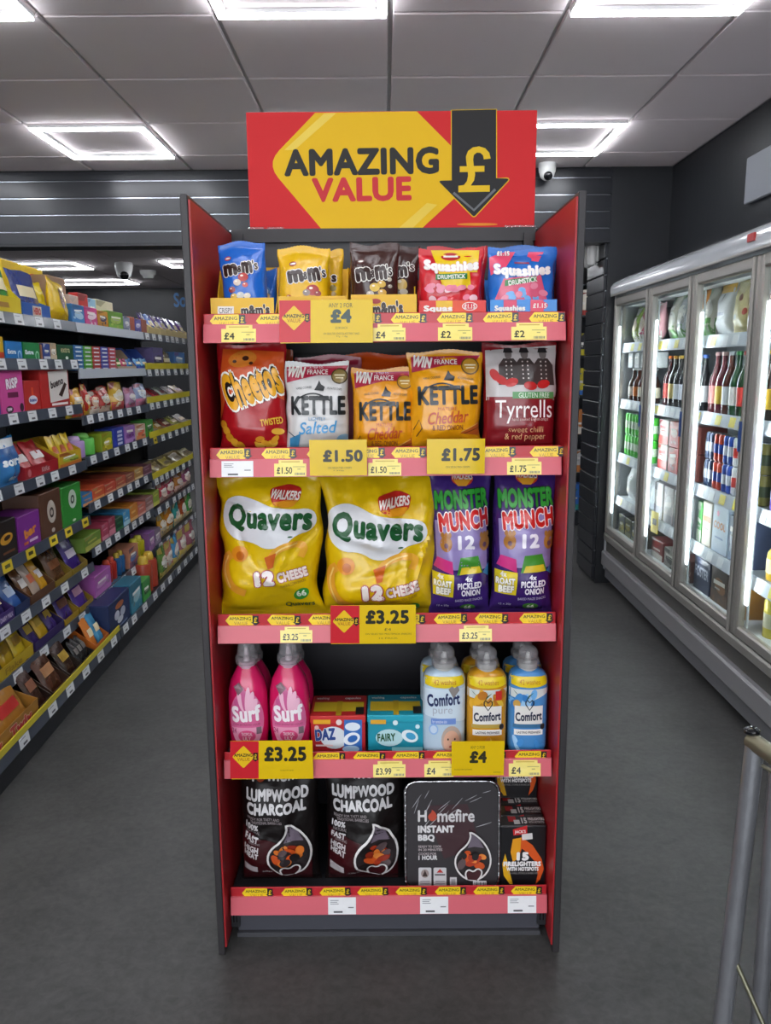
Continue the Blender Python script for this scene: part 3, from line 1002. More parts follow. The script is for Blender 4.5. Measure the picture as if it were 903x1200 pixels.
# ================================================================== SECOND SHELF: crisps
def snack(P, cx, cy, n, r, col, seed=1, sx=20, sy=12):
    g = random.Random(seed)
    for i in range(n):
        P.ell(cx + g.uniform(-sx, sx), cy + g.uniform(-sy, sy), r * g.uniform(.7, 1.3), r * g.uniform(.4, .7), g.choice(col), rot=g.uniform(-60, 60))
def orange_art(P):
    P.poly([(256, 408), (330, 412), (331, 470), (300, 452), (262, 470), (254, 500)], '#c8501c')
    P.ell(281, 421, 17, 10, '#cf7a2a', rot=8); P.ell(285, 420, 4, 3, '#3a1a10'); P.ell(272, 424, 2.5, 2, '#3a1a10'); P.ell(292, 426, 2.4, 2, '#3a1a10')
    P.ell(298, 466, 15, 9, '#cd7722', rot=12); P.ell(303, 464, 2.5, 2, '#3a1a10'); P.ell(291, 468, 2, 2, '#3a1a10'); P.ell(309, 470, 2, 1.6, '#3a1a10')
    P.text('Cheetos', 257, 428, 328, 474, '#151210', .13, rot=20, outline='#f0eee6', ow=.06)
    P.text('Cheetos', 257, 428, 328, 474, '#e3a41f', .045, rot=20)
    P.text('TWISTED', 305, 491, 330, 499, '#e0b43a', .03, rot=8)
    for i, (x, y) in enumerate([(260, 499), (264, 506), (268, 514), (274, 520), (281, 524)]):
        P.ell(x, y, 6, 4.4, '#dca02a' if i % 2 else '#c98a1e', rot=-50)
    snack(P, 312, 515, 9, 6, ['#d99a2a', '#e2ae3c', '#c98420'], 3, 14, 9)
bag('crisp_bag', 'red and orange twisted corn snack bag, furthest left of second shelf', 'crisp bag', (251, 402, 334, 545), 1.85, Z2, '#a3141c', .075, orange_art, tilt=.05, rz=-.03, wr=.006, sag=.05)
bag('crisp_bag', 'orange snack bag peeking out behind the red twisted snack bag', 'crisp bag', (270, 410, 342, 545), 1.96, Z2, '#b5481c', .07, None, tilt=.05)
def kettle_art(x0, x1, y0, kind, rot=0):
    w = x1 - x0
    ink_ = '#1f2426'
    c1, c2, c3 = {'salt': ('#3c87b8', '#3a8fc4', '#2f6d9c'), 'ched': ('#b5481f', '#b8431c', '#7d3016')}[kind]
    def f(P):
        P.poly([(x0 + 1, y0 + 5), (x1 - 1, y0 + 3), (x1 - w * .12, y0 + 15), (x0 + w * .5, y0 + 15), (x0 + 2, y0 + 24)], '#a81e3c')
        P.text('WIN', x0 + w * .03, y0 + 4, x0 + w * .3, y0 + 18, WHT, .06, rot=-6, shear=.15)
        P.text('A TRIP TO', x0 + w * .37, y0 + 4.5, x0 + w * .58, y0 + 7, '#d9c7cc', 0.0)
        P.text('FRANCE', x0 + w * .34, y0 + 8, x0 + w * .66, y0 + 14, WHT, .02, rot=0)
        P.ell(x1 - w * .16, y0 + 16, w * .13, w * .125, '#4a3b20' if kind == 'salt' else '#6a4a18')
        P.ell(x1 - w * .16, y0 + 16, w * .11, w * .105, '#8f7a46' if kind == 'salt' else '#b98a2c')
        P.rect(x1 - w * .24, y0 + 14, x1 - w * .08, y0 + 15.6, '#efe4c0'); P.rect(x1 - w * .22, y0 + 17.5, x1 - w * .1, y0 + 18.8, '#efe4c0')
        # steaming kettle over the name
        P.poly([(x0 + w * .46, y0 + 33), (x0 + w * .5, y0 + 27), (x0 + w * .53, y0 + 21), (x0 + w * .56, y0 + 26), (x0 + w * .62, y0 + 29), (x0 + w * .6, y0 + 34)], ink_)
        P.text('HAND COOKED', x0 + w * .18, y0 + 29, x0 + w * .42, y0 + 31.5, ink_, 0., rot=6)
        P.text('POTATO CHIPS', x0 + w * .66, y0 + 30, x0 + w * .88, y0 + 32.5, ink_, 0., rot=-6)
        P.line([(x0 + w * (.2 + .5 * i / 12), y0 + 48 - 11 * math.sin(math.pi * (.12 + .8 * i / 12))) for i in range(13)], 2.0, ink_, 'artwork')
        P.text('KETTLE', x0 + w * .1, y0 + 40, x1 - w * .06, y0 + 62, ink_, .045, rot=rot)
        P.text('LIGHTLY' if kind == 'salt' else 'MATURE', x0 + w * .38, y0 + 65, x0 + w * .64, y0 + 69, c1, .0, rot=rot)
        P.text('Salted' if kind == 'salt' else 'Cheddar', x0 + w * .24, y0 + 70, x0 + w * .8, y0 + 84, c2, .015, rot=3 + rot, shear=.25)
        if kind == 'ched':
            P.text('& RED ONION', x0 + w * .3, y0 + 86, x0 + w * .72, y0 + 92, c3, .01, rot=rot)
            P.poly([(x0 + w * .68, y0 + 96), (x0 + w * .95, y0 + 82), (x0 + w * .97, y0 + 98)], '#a8521c'); P.line([(x0 + w * .7, y0 + 94), (x0 + w * .94, y0 + 84)], 1.2, '#d8a24a'); P.line([(x0 + w * .74, y0 + 96), (x0 + w * .95, y0 + 89)], 1, '#5a2410')
            P.line([(x0 + w * .04, y0 + 92), (x0 + w * .12, y0 + 80), (x0 + w * .16, y0 + 90), (x0 + w * .08, y0 + 100)], 1.2, '#4a2410')
        else:
            P.poly([(x0 + w * .08, y0 + 90), (x0 + w * .26, y0 + 84), (x0 + w * .22, y0 + 100), (x0 + w * .08, y0 + 100)], '#3f84ae'); P.line([(x0 + w * .06, y0 + 82), (x0 + w * .16, y0 + 88)], 1.2, '#28414f')
            P.ell(x0 + w * .9, y0 + 90, w * .1, 5, '#7aa7c4', rot=20)
    return f
bag('crisp_bag', 'white lightly salted crisp bag with blue script lettering', 'crisp bag', (331, 425, 409, 545), 1.85, Z2, '#c9c8c6', .07, kettle_art(332, 409, 425, 'salt'), tilt=.05, wr=.005)
bag('crisp_bag', 'white crisp bag peeking out behind the lightly salted bag', 'crisp bag', (345, 417, 423, 545), 1.95, Z2, '#a85c6a', .065, lambda P: P.poly([(350, 420), (420, 418), (418, 427), (352, 430)], '#9c1e3a'), tilt=.05)
bag('crisp_bag', 'mustard yellow cheddar crisp bag, left one of the yellow pair', 'crisp bag', (411, 432, 488, 545), 1.85, Z2, '#d9900f', .07, kettle_art(413, 486, 432, 'ched', 0), tilt=.06, wr=.005)
bag('crisp_bag', 'mustard yellow crisp bag slumped behind the left cheddar bag', 'crisp bag', (400, 414, 480, 545), 1.96, Z2, '#c2480f', .06, None, tilt=.1, rz=.05)
bag('crisp_bag', 'mustard yellow cheddar crisp bag, right and taller one of the pair', 'crisp bag', (477, 411, 568, 545), 1.845, Z2, '#dd980f', .085, kettle_art(481, 566, 413, 'ched', 1), tilt=.04, wr=.005)
def chilli_art(P):
    P.poly([(571, 410), (656, 404), (655, 470), (571, 470)], '#b9b3b2')
    for x in (598, 617, 639):          # three figures in dark uniform coats, red peppers in front of them
        P.poly([(x - 13, 452), (x - 12, 428), (x - 6, 420), (x + 6, 420), (x + 12, 428), (x + 13, 452)], '#3a3230')
        P.ell(x, 415, 4.4, 6, '#6d6563'); P.poly([(x - 6, 413), (x - 4, 407), (x + 4, 407), (x + 6, 413)], '#2a2628')
        for k in range(5): P.ell(x - 3, 424 + 5 * k, .9, .9, '#cfc8c0'); P.ell(x + 3, 424 + 5 * k, .9, .9, '#cfc8c0')
    for x, y, a in ((588, 446, -35), (600, 449, 20), (622, 453, -8), (638, 451, 15), (581, 440, -60)):
        P.ell(x, y, 8, 5, '#b5201f', rot=a)
    P.poly([(572, 466), (655, 466), (655, 520), (572, 524)], '#7c121c')
    P.rect(601, 460, 651, 468, '#4f8f52'); P.text('GLUTEN FREE', 608, 461.2, 645, 466.8, '#dce8d6', .0)
    P.text('Tyrrells', 581, 470, 648, 497, '#efe9e6', .0, shear=.0)
    P.text('hand cooked English crisps', 600, 490.5, 643, 495, '#d9b8b0', .0)
    P.text('sweet chilli', 596, 501, 637, 507.5, '#d8a97a', .0)
    P.text('& red pepper', 592, 509, 640, 518, '#d8a97a', .0)
bag('crisp_bag', 'deep red sweet chilli crisp bag at right end of second shelf', 'crisp bag', (566, 402, 656, 545), 1.85, Z2, '#84121c', .075, chilli_art, tilt=.05, wr=.006)

# ================================================================== THIRD SHELF: multipacks
def chaikin(p, n=2, closed=True):
    for _ in range(n):
        q = []
        N = len(p)
        if not closed: q.append(p[0])
        for i in range(N if closed else N - 1):
            a, b = p[i], p[(i + 1) % N]
            q += [(a[0] * .75 + b[0] * .25, a[1] * .75 + b[1] * .25), (a[0] * .25 + b[0] * .75, a[1] * .25 + b[1] * .75)]
        if not closed: q.append(p[-1])
        p = q
    return p
def cheese_art(x0, y0, x1, kind):
    s = (x1 - x0) / 125
    X = lambda a: x0 + a * s
    Y = lambda b: y0 + b * s * 1.0
    def f(P):
        P.poly(chaikin([(X(6), Y(44)), (X(22), Y(36)), (X(44), Y(40)), (X(60), Y(46)), (X(86), Y(52)), (X(112), Y(52)), (X(119), Y(66)), (X(112), Y(78)), (X(94), Y(80)), (X(82), Y(92)), (X(60), Y(97)), (X(44), Y(88)), (X(22), Y(88)), (X(6), Y(72))], 2), '#d8d9dc')
        P.poly(arcp([(X(62), Y(28)), (X(84), Y(23)), (X(100), Y(28)), (X(97), Y(43)), (X(82), Y(50)), (X(66), Y(44))], 5 * s), '#b5241c')
        P.poly(arcp([(X(66), Y(42)), (X(97), Y(40)), (X(90), Y(49)), (X(76), Y(49))], 3 * s), '#d9901c')
        P.text('WALKERS', X(64), Y(30), X(98), Y(40), '#efe9e0', .035, rot=6 if kind else -8, shear=.2)
        P.text('Quavers', X(12), Y(48), X(113), Y(79), '#16522a', .05, rot=-3, arc=.05)
        P.ell(X(88), Y(82), 3 * s, .9 * s, '#16522a')
        P.ell(X(28), Y(103), 10 * s, 9 * s, '#d98a1c'); P.ell(X(29), Y(105), 5 * s, 5 * s, '#b8600e')
        P.line(chaikin([(X(18), Y(104)), (X(10), Y(110)), (X(11), Y(126)), (X(20), Y(142)), (X(36), Y(148))], 2, False), 11 * s, '#dd9a2c'); P.line(chaikin([(X(14), Y(106)), (X(8), Y(122)), (X(18), Y(142))], 2, False), 2 * s, '#eec878')
        P.line(chaikin([(X(62), Y(114)), (X(70), Y(98)), (X(90), Y(90)), (X(106), Y(94)), (X(100), Y(106))], 2, False), 9 * s, '#e3a634'); P.line(chaikin([(X(66), Y(108)), (X(76), Y(95)), (X(96), Y(90))], 2, False), 2 * s, '#efcc80'); P.poly([(X(58), Y(106)), (X(72), Y(100)), (X(68), Y(118)), (X(62), Y(120))], '#c8601a')
        P.text('12', X(46), Y(122), X(70), Y(140), '#f0e6e0', .1, rot=4, outline='#a83246', ow=.05)
        P.text('CHEESE', X(72), Y(121), X(108), Y(133), '#f0e0d8', .07, rot=12, outline='#a83246', ow=.05)
        P.text('FLAVOUR CORN SNACKS', X(76), Y(136), X(106), Y(139), '#7a4a14', 0., rot=14)
        P.ell(X(100), Y(152), 10 * s, 7 * s, '#2f8a30', rot=35); P.text('66', X(94), Y(147), X(106), Y(155), '#e4efda', .04, rot=10)
        P.text('Quavers', X(80), Y(163), X(116), Y(170), '#3c4a18', .03, rot=6)
    return f
bag('multipack_bag', 'big yellow cheese snack multipack, left of the two yellow bags', 'multipack', (248, 556, 376, 742), 1.84, Z3, '#d9b50a', .14, cheese_art(250, 548, 376, 0), tilt=.02, wr=.024, sag=.07, seal=.02, rz=.02, edge=.05)
bag('multipack_bag', 'big yellow cheese snack multipack, right and wider one behind price card', 'multipack', (373, 554, 517, 742), 1.838, Z3, '#d9b40a', .15, cheese_art(375, 555, 510, 1), tilt=.02, wr=.026, sag=.08, seal=.02, rz=-.02, edge=.05)
def monster_art(x0, y0, x1, full):
    w = x1 - x0
    def f(P):
        P.poly([(x0 + w * .06, y0 + 62), (x1 - w * .05, y0 + 50), (x1 - w * .06, y0 + 118), (x0 + w * .1, y0 + 118)], '#8f80b4')
        P.ell(x0 + w * .54, y0 + 13, w * .19, 9, '#c23a1c'); P.poly([(x0 + w * .38, y0 + 15), (x0 + w * .7, y0 + 14), (x0 + w * .6, y0 + 22), (x0 + w * .46, y0 + 22)], '#dc9a2a')
        P.text('WALKERS', x0 + w * .36, y0 + 8, x0 + w * .72, y0 + 15, WHT, .03, shear=.2, arc=.1)
        P.text('MONSTER', x0 + w * .06, y0 + 26, x1 - w * .03, y0 + 48, '#2d9a35', .055, rot=3, outline='#0e2a14', ow=.045)
        P.text('MUNCH', x0 + w * .12, y0 + 50, x1 - w * .03, y0 + 72, '#c8201c', .06, rot=6, outline='#efe6e4', ow=.05)
        P.text('12', x0 + w * .44, y0 + 78, x0 + w * .72, y0 + 95, '#ece8f0', .05, rot=2)
        for q, c in ((.24, '#a8702a'), (.9, '#b07a34')):      # footprint-shaped maize snacks
            P.ell(x0 + w * q, y0 + 88, w * .1, 9, c)
            for k in (-1, 0, 1): P.ell(x0 + w * (q + .06 * k), y0 + 78, w * .03, 3.4, c)
            P.ell(x0 + w * q, y0 + 90, w * .035, 3, '#6a4a5c')
        P.poly([(x0 + w * .04, y0 + 116), (x0 + w * .1, y0 + 104), (x0 + w * .34, y0 + 108), (x0 + w * .36, y0 + 124)], '#c8327c')
        P.poly([(x0 + w * .42, y0 + 124), (x0 + w * .48, y0 + 104), (x0 + w * .78, y0 + 102), (x0 + w * .86, y0 + 122)], '#3f8a2a'); P.poly([(x0 + w * .46, y0 + 124), (x0 + w * .5, y0 + 116), (x0 + w * .8, y0 + 114), (x0 + w * .84, y0 + 122)], '#d6bc2a')
        P.poly([(x0 + w * .02, y0 + 122), (x0 + w * .37, y0 + 124), (x0 + w * .36, y0 + 152), (x0 + w * .03, y0 + 150)], '#dfc81e')
        P.text('4x', x0 + w * .1, y0 + 123, x0 + w * .2, y0 + 130, '#f4f0e4', .05)
        P.text('ROAST', x0 + w * .04, y0 + 131, x0 + w * .33, y0 + 139, '#f4f0e4', .07, outline='#4a3a10', ow=.04)
        P.text('BEEF', x0 + w * .08, y0 + 140, x0 + w * .32, y0 + 149, '#f4f0e4', .07, outline='#4a3a10', ow=.04)
        P.text('4x', x0 + w * .56, y0 + 126, x0 + w * .68, y0 + 132, '#efeaf4', .04)
        P.text('PICKLED', x0 + w * .43, y0 + 133, x0 + w * .84, y0 + 141, '#efeaf4', .05, rot=3)
        P.text('ONION', x0 + w * .5, y0 + 142, x0 + w * .82, y0 + 150, '#efeaf4', .05, rot=3)
        P.poly([(x0 + w * .86, y0 + 122), (x1 - w * .03, y0 + 112), (x1 - w * .03, y0 + 128)], '#2f86c4')
        P.text('BAKED MAIZE SNACKS', x0 + w * .4, y0 + 154, x0 + w * .86, y0 + 157, '#c9bedc', 0., rot=4)
        P.text('12 x 20g', x0 + w * .1, y0 + 163, x0 + w * .3, y0 + 166, '#c9bedc', 0.)
        P.ell(x0 + w * .62, y0 + 166, w * .13, 4.4, '#3f7a2c'); P.text('66', x0 + w * .56, y0 + 163.5, x0 + w * .68, y0 + 168.5, '#dfe8d0', .03)
    return f
bag('multipack_bag', 'purple maize snack multipack, left of the two purple bags', 'multipack', (504, 551, 578, 740), 1.845, Z3, '#3c2370', .11, monster_art(506, 551, 576, 0), tilt=.03, wr=.009, seal=.018)
bag('multipack_bag', 'purple maize snack multipack, right one against the red side panel', 'multipack', (577, 549, 653, 740), 1.845, Z3, '#3a2068', .11, monster_art(579, 549, 651, 1), tilt=.03, wr=.009, seal=.018, ry=.02)

# ================================================================== FOURTH SHELF: laundry
def bottle_parts(t, prof, ex, ey, e, m, cap, capm, neckm):
    MB().lathe(prof, m, 28, ex, ey, e).build('body', t, True)
    for nm, pr, mm in cap:
        MB().lathe(pr, mm, 24).build(nm, t, True)
class LatheSurf:
    def __init__(s, prof, ex, ey, e):
        s.p, s.ex, s.ey, s.e = prof, ex, ey, e
    def r(s, z):
        p = s.p
        for (r0, z0), (r1, z1) in zip(p, p[1:]):
            if z0 <= z <= z1: return r0 + (r1 - r0) * (z - z0) / max(1e-9, z1 - z0)
        return p[-1][0] if z > p[-1][1] else p[0][0]
    def surf(s, u, v, off):
        r = s.r(v)
        a, b = r * s.ex, r * s.ey
        q = max(-.995, min(.995, u / a))
        return (q * a, -b * (1 - abs(q) ** s.e) ** (1 / s.e) - off, v)
def surf_bottle(label, px0, px1, ytop, yp, group, art=True):
    xm = (px0 + px1) / 2
    W = on(px1, 840, 'y', yp).x - on(px0, 840, 'y', yp).x
    cx = on(xm, 820, 'y', yp).x
    H = on(xm, ytop, 'y', yp + .03).z - Z4
    h = H * .79
    R = W / 2
    prof = [(R * .80, .0), (R * .86, .004), (R * .94, h * .12), (R, h * .3), (R, h * .6), (R * .95, h * .74), (R * .82, h * .85), (R * .6, h * .94), (R * .46, h), ]
    ex, ey, e = 1., .78, 2.3
    t = thing('detergent_bottle', label, 'detergent bottle', (cx, yp + R * ey, Z4), (0, 0, 0), group)
    c = R * .46
    capz = h
    bottle_parts(t, prof, ex, ey, e, mat('#cf1a5c', rough=.18, coat=.4), [
        ('neck', [(c * .9, capz - .004), (c * .9, capz + H * .04)], mat('#c9a3b4', rough=.2)),
        ('cap_collar', [(c * 1.15, capz + H * .02), (c * 1.22, capz + H * .04), (c * 1.22, capz + H * .085), (c * 1.1, capz + H * .095)], CAPC()),
        ('cap', [(c * .95, capz + H * .097), (c * 1.0, capz + H * .10), (c * .98, capz + H * .14), (c * .86, H - .004), (c * .8, H)], CAPC()), ('spout', [(c * .3, capz), (c * .34, capz + H * .07), (c * .22, capz + H * .14), (c * .18, capz + H * .16)], mat('#d8c4cc', rough=.3))], None, None)
    if art:
        S = LatheSurf(prof, ex, ey, e)
        P = Print(S.surf, .006, lambda x, y: ((x - 50) / 100 * W, (100 - y) / 100 * h), inkf=lambda c_: mat(c_, rough=.3))
        P.poly([(50 + 42 * math.cos(a), 58 + 34 * math.sin(a)) for a in [2 * math.pi * i / 28 for i in range(28)]], '#d86a9a', 'label')
        P.poly([(50 + 38 * math.cos(a), 66 + 25 * math.sin(a)) for a in [math.pi * i / 14 for i in range(15)]], '#e39ab8', 'label')
        for a, l in ((-64, 34), (-38, 40), (-12, 42), (14, 42), (38, 40), (62, 34)):    # petals behind the name
            r_ = math.radians(a)
            P.ell(50 + 19 * math.sin(r_), 48 - 15 * math.cos(r_), 6, 14, '#ecb6cc' if int(a) % 4 else '#c85a90', 'label', rot=-a)
        P.poly([(20, 20), (34, 15), (46, 22), (32, 29)], '#7d5a66', 'label'); P.poly([(22, 21), (32, 17), (40, 22)], '#9a8288', 'label')
        P.text('Surf', 14, 40, 86, 59, '#f6eef2', .05, rot=3)
        P.text('CONCENTRATED LIQUID', 16, 61.5, 84, 64, '#8f2a5c', 0.)
        P.ell(50, 76, 22, 7, '#d8487f', 'label'); P.text('TROPICAL', 36, 71.5, 64, 75.5, '#f4e4ec', .01); P.text('LILY', 40, 76.5, 60, 80.5, '#f4e4ec', .01)
        P.rect(74, 66, 86, 74, '#7d6a74', 'label'); P.text('24', 12, 67, 24, 73, '#a83a6c', .02)
        P.build(t)
    return t
surf_bottle('pink liquid detergent bottle, front left one behind the price card', 264, 311, 753, 1.85, 'pink detergent bottles')
surf_bottle('pink liquid detergent bottle, front right one beside the red box', 313, 361, 752, 1.85, 'pink detergent bottles')
surf_bottle('pink detergent bottle standing behind the front left one', 273, 317, 752, 1.96, 'pink detergent bottles', False)
surf_bottle('pink detergent bottle standing behind the front right one', 322, 366, 752, 1.96, 'pink detergent bottles', False)
def caps_box(label, x0, x1, ytop, yfront, yp, depth, col, top, art, topart):
    a, c = on(x0, 860, 'y', yp), on(x1, 860, 'y', yp)
    W, cx = c.x - a.x, (a.x + c.x) / 2
    H = on((x0 + x1) / 2, yfront, 'y', yp).z - Z4
    t = thing('capsule_box', label, 'detergent box', (cx, yp, Z4))
    MB().cbox(-W / 2, W / 2, 0, depth, 0, H * .97, card(col), .002).build('tub', t)
    MB().cbox(-W / 2 - .0015, W / 2 + .0015, -.0015, depth + .0015, H * .80, H, card(top), .002).build('lid', t)
    def px(x, y):
        p = on(x, y, 'y', yp)
        return (p.x - cx, p.z - Z4)
    P = Print(flat(-.0015), None, px, inkf=card)
    art(P)
    P.build(t, False)
    Q = Print(lambda u, v, off: (u, v, H + off), None, lambda x, y: ((x - .5) * W, (1 - y) * depth), inkf=card)
    topart(Q)
    Q.build(t, False)
    return t
def top_a(dark):
    def f(Q):
        Q.rect(.02, .06, .98, .3, dark); Q.rect(.04, .34, .46, .8, '#d8b82a'); Q.rect(.56, .34, .96, .8, '#d8b82a')
        Q.rect(.46, .3, .56, 1, '#c9a51e'); Q.text('washing', .06, .1, .3, .24, WHT, .02); Q.text('capsules', .6, .1, .9, .24, WHT, .02); Q.rect(.82, .6, .97, .95, '#1f1f1c')
    return f
caps_box('red laundry capsule box with blue and white label', 364, 428, 818, 839, 1.875, .125, '#b81f26', '#c52a2a',
         lambda P: (P.rect(367, 843, 387, 848, '#e2a81e'), P.ell(391, 864, 16, 13, '#d6dde2', rot=-10), P.text('DAZ', 369, 853, 393, 867, '#1b3f86', .06, 3, outline='#eef2f6', ow=.03),
                    P.rect(403, 843, 424, 882, '#2f6ab8'), P.ell(413, 851, 9, 5, '#dfe9f2'), P.ell(412, 865, 10, 7, '#e9eff4', rot=20), P.ell(413, 865, 6, 4, '#2a67b5', rot=20), P.ell(411, 877, 10, 4, '#a9c8e4'), P.ell(397, 846, 3.4, 3.4, '#ead9d6'), P.ell(371, 852, 2.6, 2.6, '#e8bdb4'), P.rect(370, 872, 390, 874, '#e9c8c4')), top_a('#a0202a'))
caps_box('turquoise laundry capsule box with white capsule picture', 431, 496, 818, 838, 1.878, .125, '#1590a6', '#1b9cb0',
         lambda P: (P.rect(434, 843, 452, 848, '#d9a32a'), P.ell(456, 864, 16, 10, '#b9dde2'), P.text('FAIRY', 442, 859, 463, 868, '#12502e', .04, 2), P.ell(480, 862, 10, 7, '#dfeef0', rot=-20), P.ell(481, 862, 6, 4, '#3f9ec8', rot=-20), P.ell(463, 846.5, 3, 3, '#d9eef0'), P.ell(489, 851, 2.6, 2.6, '#cfeaf0'), P.rect(459, 875, 495, 880, '#8fd0d8')), top_a('#127a90'))
def softener(label, x0, x1, ytop, yp, kind, group, art=True):
    xm = (x0 + x1) / 2
    W = on(x1, 850, 'y', yp).x - on(x0, 850, 'y', yp).x
    cx = on(xm, 830, 'y', yp).x
    H = on(xm, ytop, 'y', yp + .03).z - Z4
    h = H * .795
    R = W / 2
    col = {'pure': '#b9cfe0', 'gold': '#cf9420', 'blue': '#4a8cc8'}[kind]
    prof = [(R * .9, 0), (R * .97, .006), (R, .02), (R, h * .86), (R * .96, h * .91), (R * .84, h * .96), (R * .6, h * .99), (R * .5, h)]
    ex, ey, e = 1., .72, 3.
    t = thing('softener_bottle', label, 'softener bottle', (cx, yp + R * ey, Z4), (0, 0, 0), group)
    c = R * .5
    clear = CAPC()
    bottle_parts(t, prof, ex, ey, e, mat(col, rough=.22, coat=.3, var=.04), [
        ('neck', [(c * .95, h - .003), (c * .95, h + H * .05)], mat('#b9b9b4', rough=.2)),
        ('cap_collar', [(c * 1.05, h + H * .01), (c * 1.16, h + H * .02), (c * 1.16, h + H * .08), (c * 1.05, h + H * .09)], clear),
        ('cap', [(c * .9, h + H * .092), (c * .96, h + H * .098), (c * 1.0, h + H * .13), (c * .94, h + H * .165), (c * .78, H - .006), (c * .5, H - .001), (c * .1, H)], clear), ('spout', [(c * .3, h), (c * .34, h + H * .06), (c * .22, h + H * .12), (c * .18, h + H * .14)], mat('#d0d0cc', rough=.3))], None, None)
    S = LatheSurf(prof, ex, ey, e)
    P = Print(S.surf, .005, lambda x, y: ((x - 50) / 100 * W, (100 - y) / 100 * h), inkf=lambda c_: mat(c_, rough=.28))
    P.poly([(0.5, 15), (0.5, 9), (6, 6), (94, 6), (99.5, 9), (99.5, 15), (75, 18), (50, 19), (25, 18)], '#e0c51c', 'top_band')
    P.text('42 washes', 24, 9, 76, 15, '#b8701c', .0)
    if art:
        if kind == 'pure':
            P.poly([(1, 20), (99, 20), (99, 60), (1, 52)], '#ccdbe6', 'label')
            P.text('Comfort', 9, 25, 85, 40, '#1c2c5a', .04, rot=4)
            P.text('pure', 22, 43, 68, 52, '#a9b0bc', .0)
            P.poly([(58, 20), (66, 16.5), (72, 19), (80, 16.5), (84, 22), (70, 31)], '#8a8480', 'label')
            P.rect(18, 55, 76, 62, '#6f8fd0', 'label'); P.text('for sensitive skin', 21, 56.5, 55, 60.5, '#e4eaf6', .0)
            P.ell(24, 68, 11, 6.5, '#8fb4e0', 'label'); P.ell(24, 68, 8, 4.6, '#c4d6ea', 'label')
            P.ell(66, 81, 24, 17, '#b8a69a', 'label'); P.ell(66, 83, 19, 13.5, '#d9ab92', 'label')
            P.ell(58, 80, 2, 1.4, '#3a2a26', 'label'); P.ell(74, 80, 2, 1.4, '#3a2a26', 'label'); P.ell(66, 84.5, 1.6, 1.4, '#b8846e', 'label'); P.ell(66, 89, 6, 1.6, '#a8544a', 'label')
        else:
            g = random.Random(kind)
            pal = {'gold': ['#d9b43a', '#b5701c', '#e0a82a', '#c8882a'], 'blue': ['#6fb0e4', '#2f78bc', '#9cc8ea', '#3f88c8']}[kind]
            P.poly([(1, 20), (50, 21), (99, 20), (99, 26), (60, 34), (1, 30)], '#cfd6d2', 'label')
            for k in range(9):
                P.ell(g.uniform(10, 90), g.uniform(26, 40), g.uniform(8, 13), g.uniform(4, 7), g.choice(pal), 'label', rot=g.uniform(-50, 50))
            for q in ((8, 21, 24, 28), (40, 34, 60, 24)):
                P.poly([(q[0], q[1]), (q[0] + 7, q[1] + (4 if q[3] > q[1] else -6)), (q[2], q[3])], '#1f4a30', 'label')
            if kind == 'gold': P.rect(68, 22, 84, 33, '#c8302a', 'label')
            if kind == 'blue': P.ell(18, 38, 9, 5, '#c89a4a', 'label')
            for k in range(6):
                P.ell(g.uniform(12, 88), g.uniform(82, 94), g.uniform(6, 11), g.uniform(3, 5), g.choice(pal), 'label', rot=g.uniform(-50, 50))
            P.rect(13, 40, 84, 62, '#e4e2dc', 'label')
            P.line([(40, 38), (40, 35), (44, 33), (50, 36), (56, 33), (60, 35), (60, 38), (50, 45), (40, 38)], 3., '#1b1d24', 'label')
            P.text('Comfort', 15, 47, 82, 58, '#1b2440', .04, rot=3)
            P.rect(10, 62.5, 90, 67, '#b59a4a' if kind == 'gold' else '#3a6f98', 'label')
            P.rect(13, 69, 86, 76, '#ecebe6', 'label'); P.text('LASTING FRESHNESS', 20, 71, 80, 74, '#33343c', .02)
            P.ell(85, 66, 6, 3.8, '#2a2a2c', 'label')
    P.build(t)
    return t
softener('white and pale blue fabric softener bottle with baby picture', 496, 546, 757, 1.848, 'pure', 'fabric softener bottles')
softener('golden orange fabric softener bottle with white label, in the middle', 548, 595, 758, 1.85, 'gold', 'fabric softener bottles')
softener('blue flowered fabric softener bottle with white label, on the right', 597, 643, 757, 1.85, 'blue', 'fabric softener bottles')
softener('pale blue softener bottle behind the one with baby picture', 493, 538, 748, 1.955, 'pure', 'fabric softener bottles', False)
softener('golden softener bottle behind the front golden orange one', 541, 587, 748, 1.955, 'gold', 'fabric softener bottles', False)
softener('blue softener bottle behind the front blue flowered one', 590, 636, 748, 1.955, 'blue', 'fabric softener bottles', False)

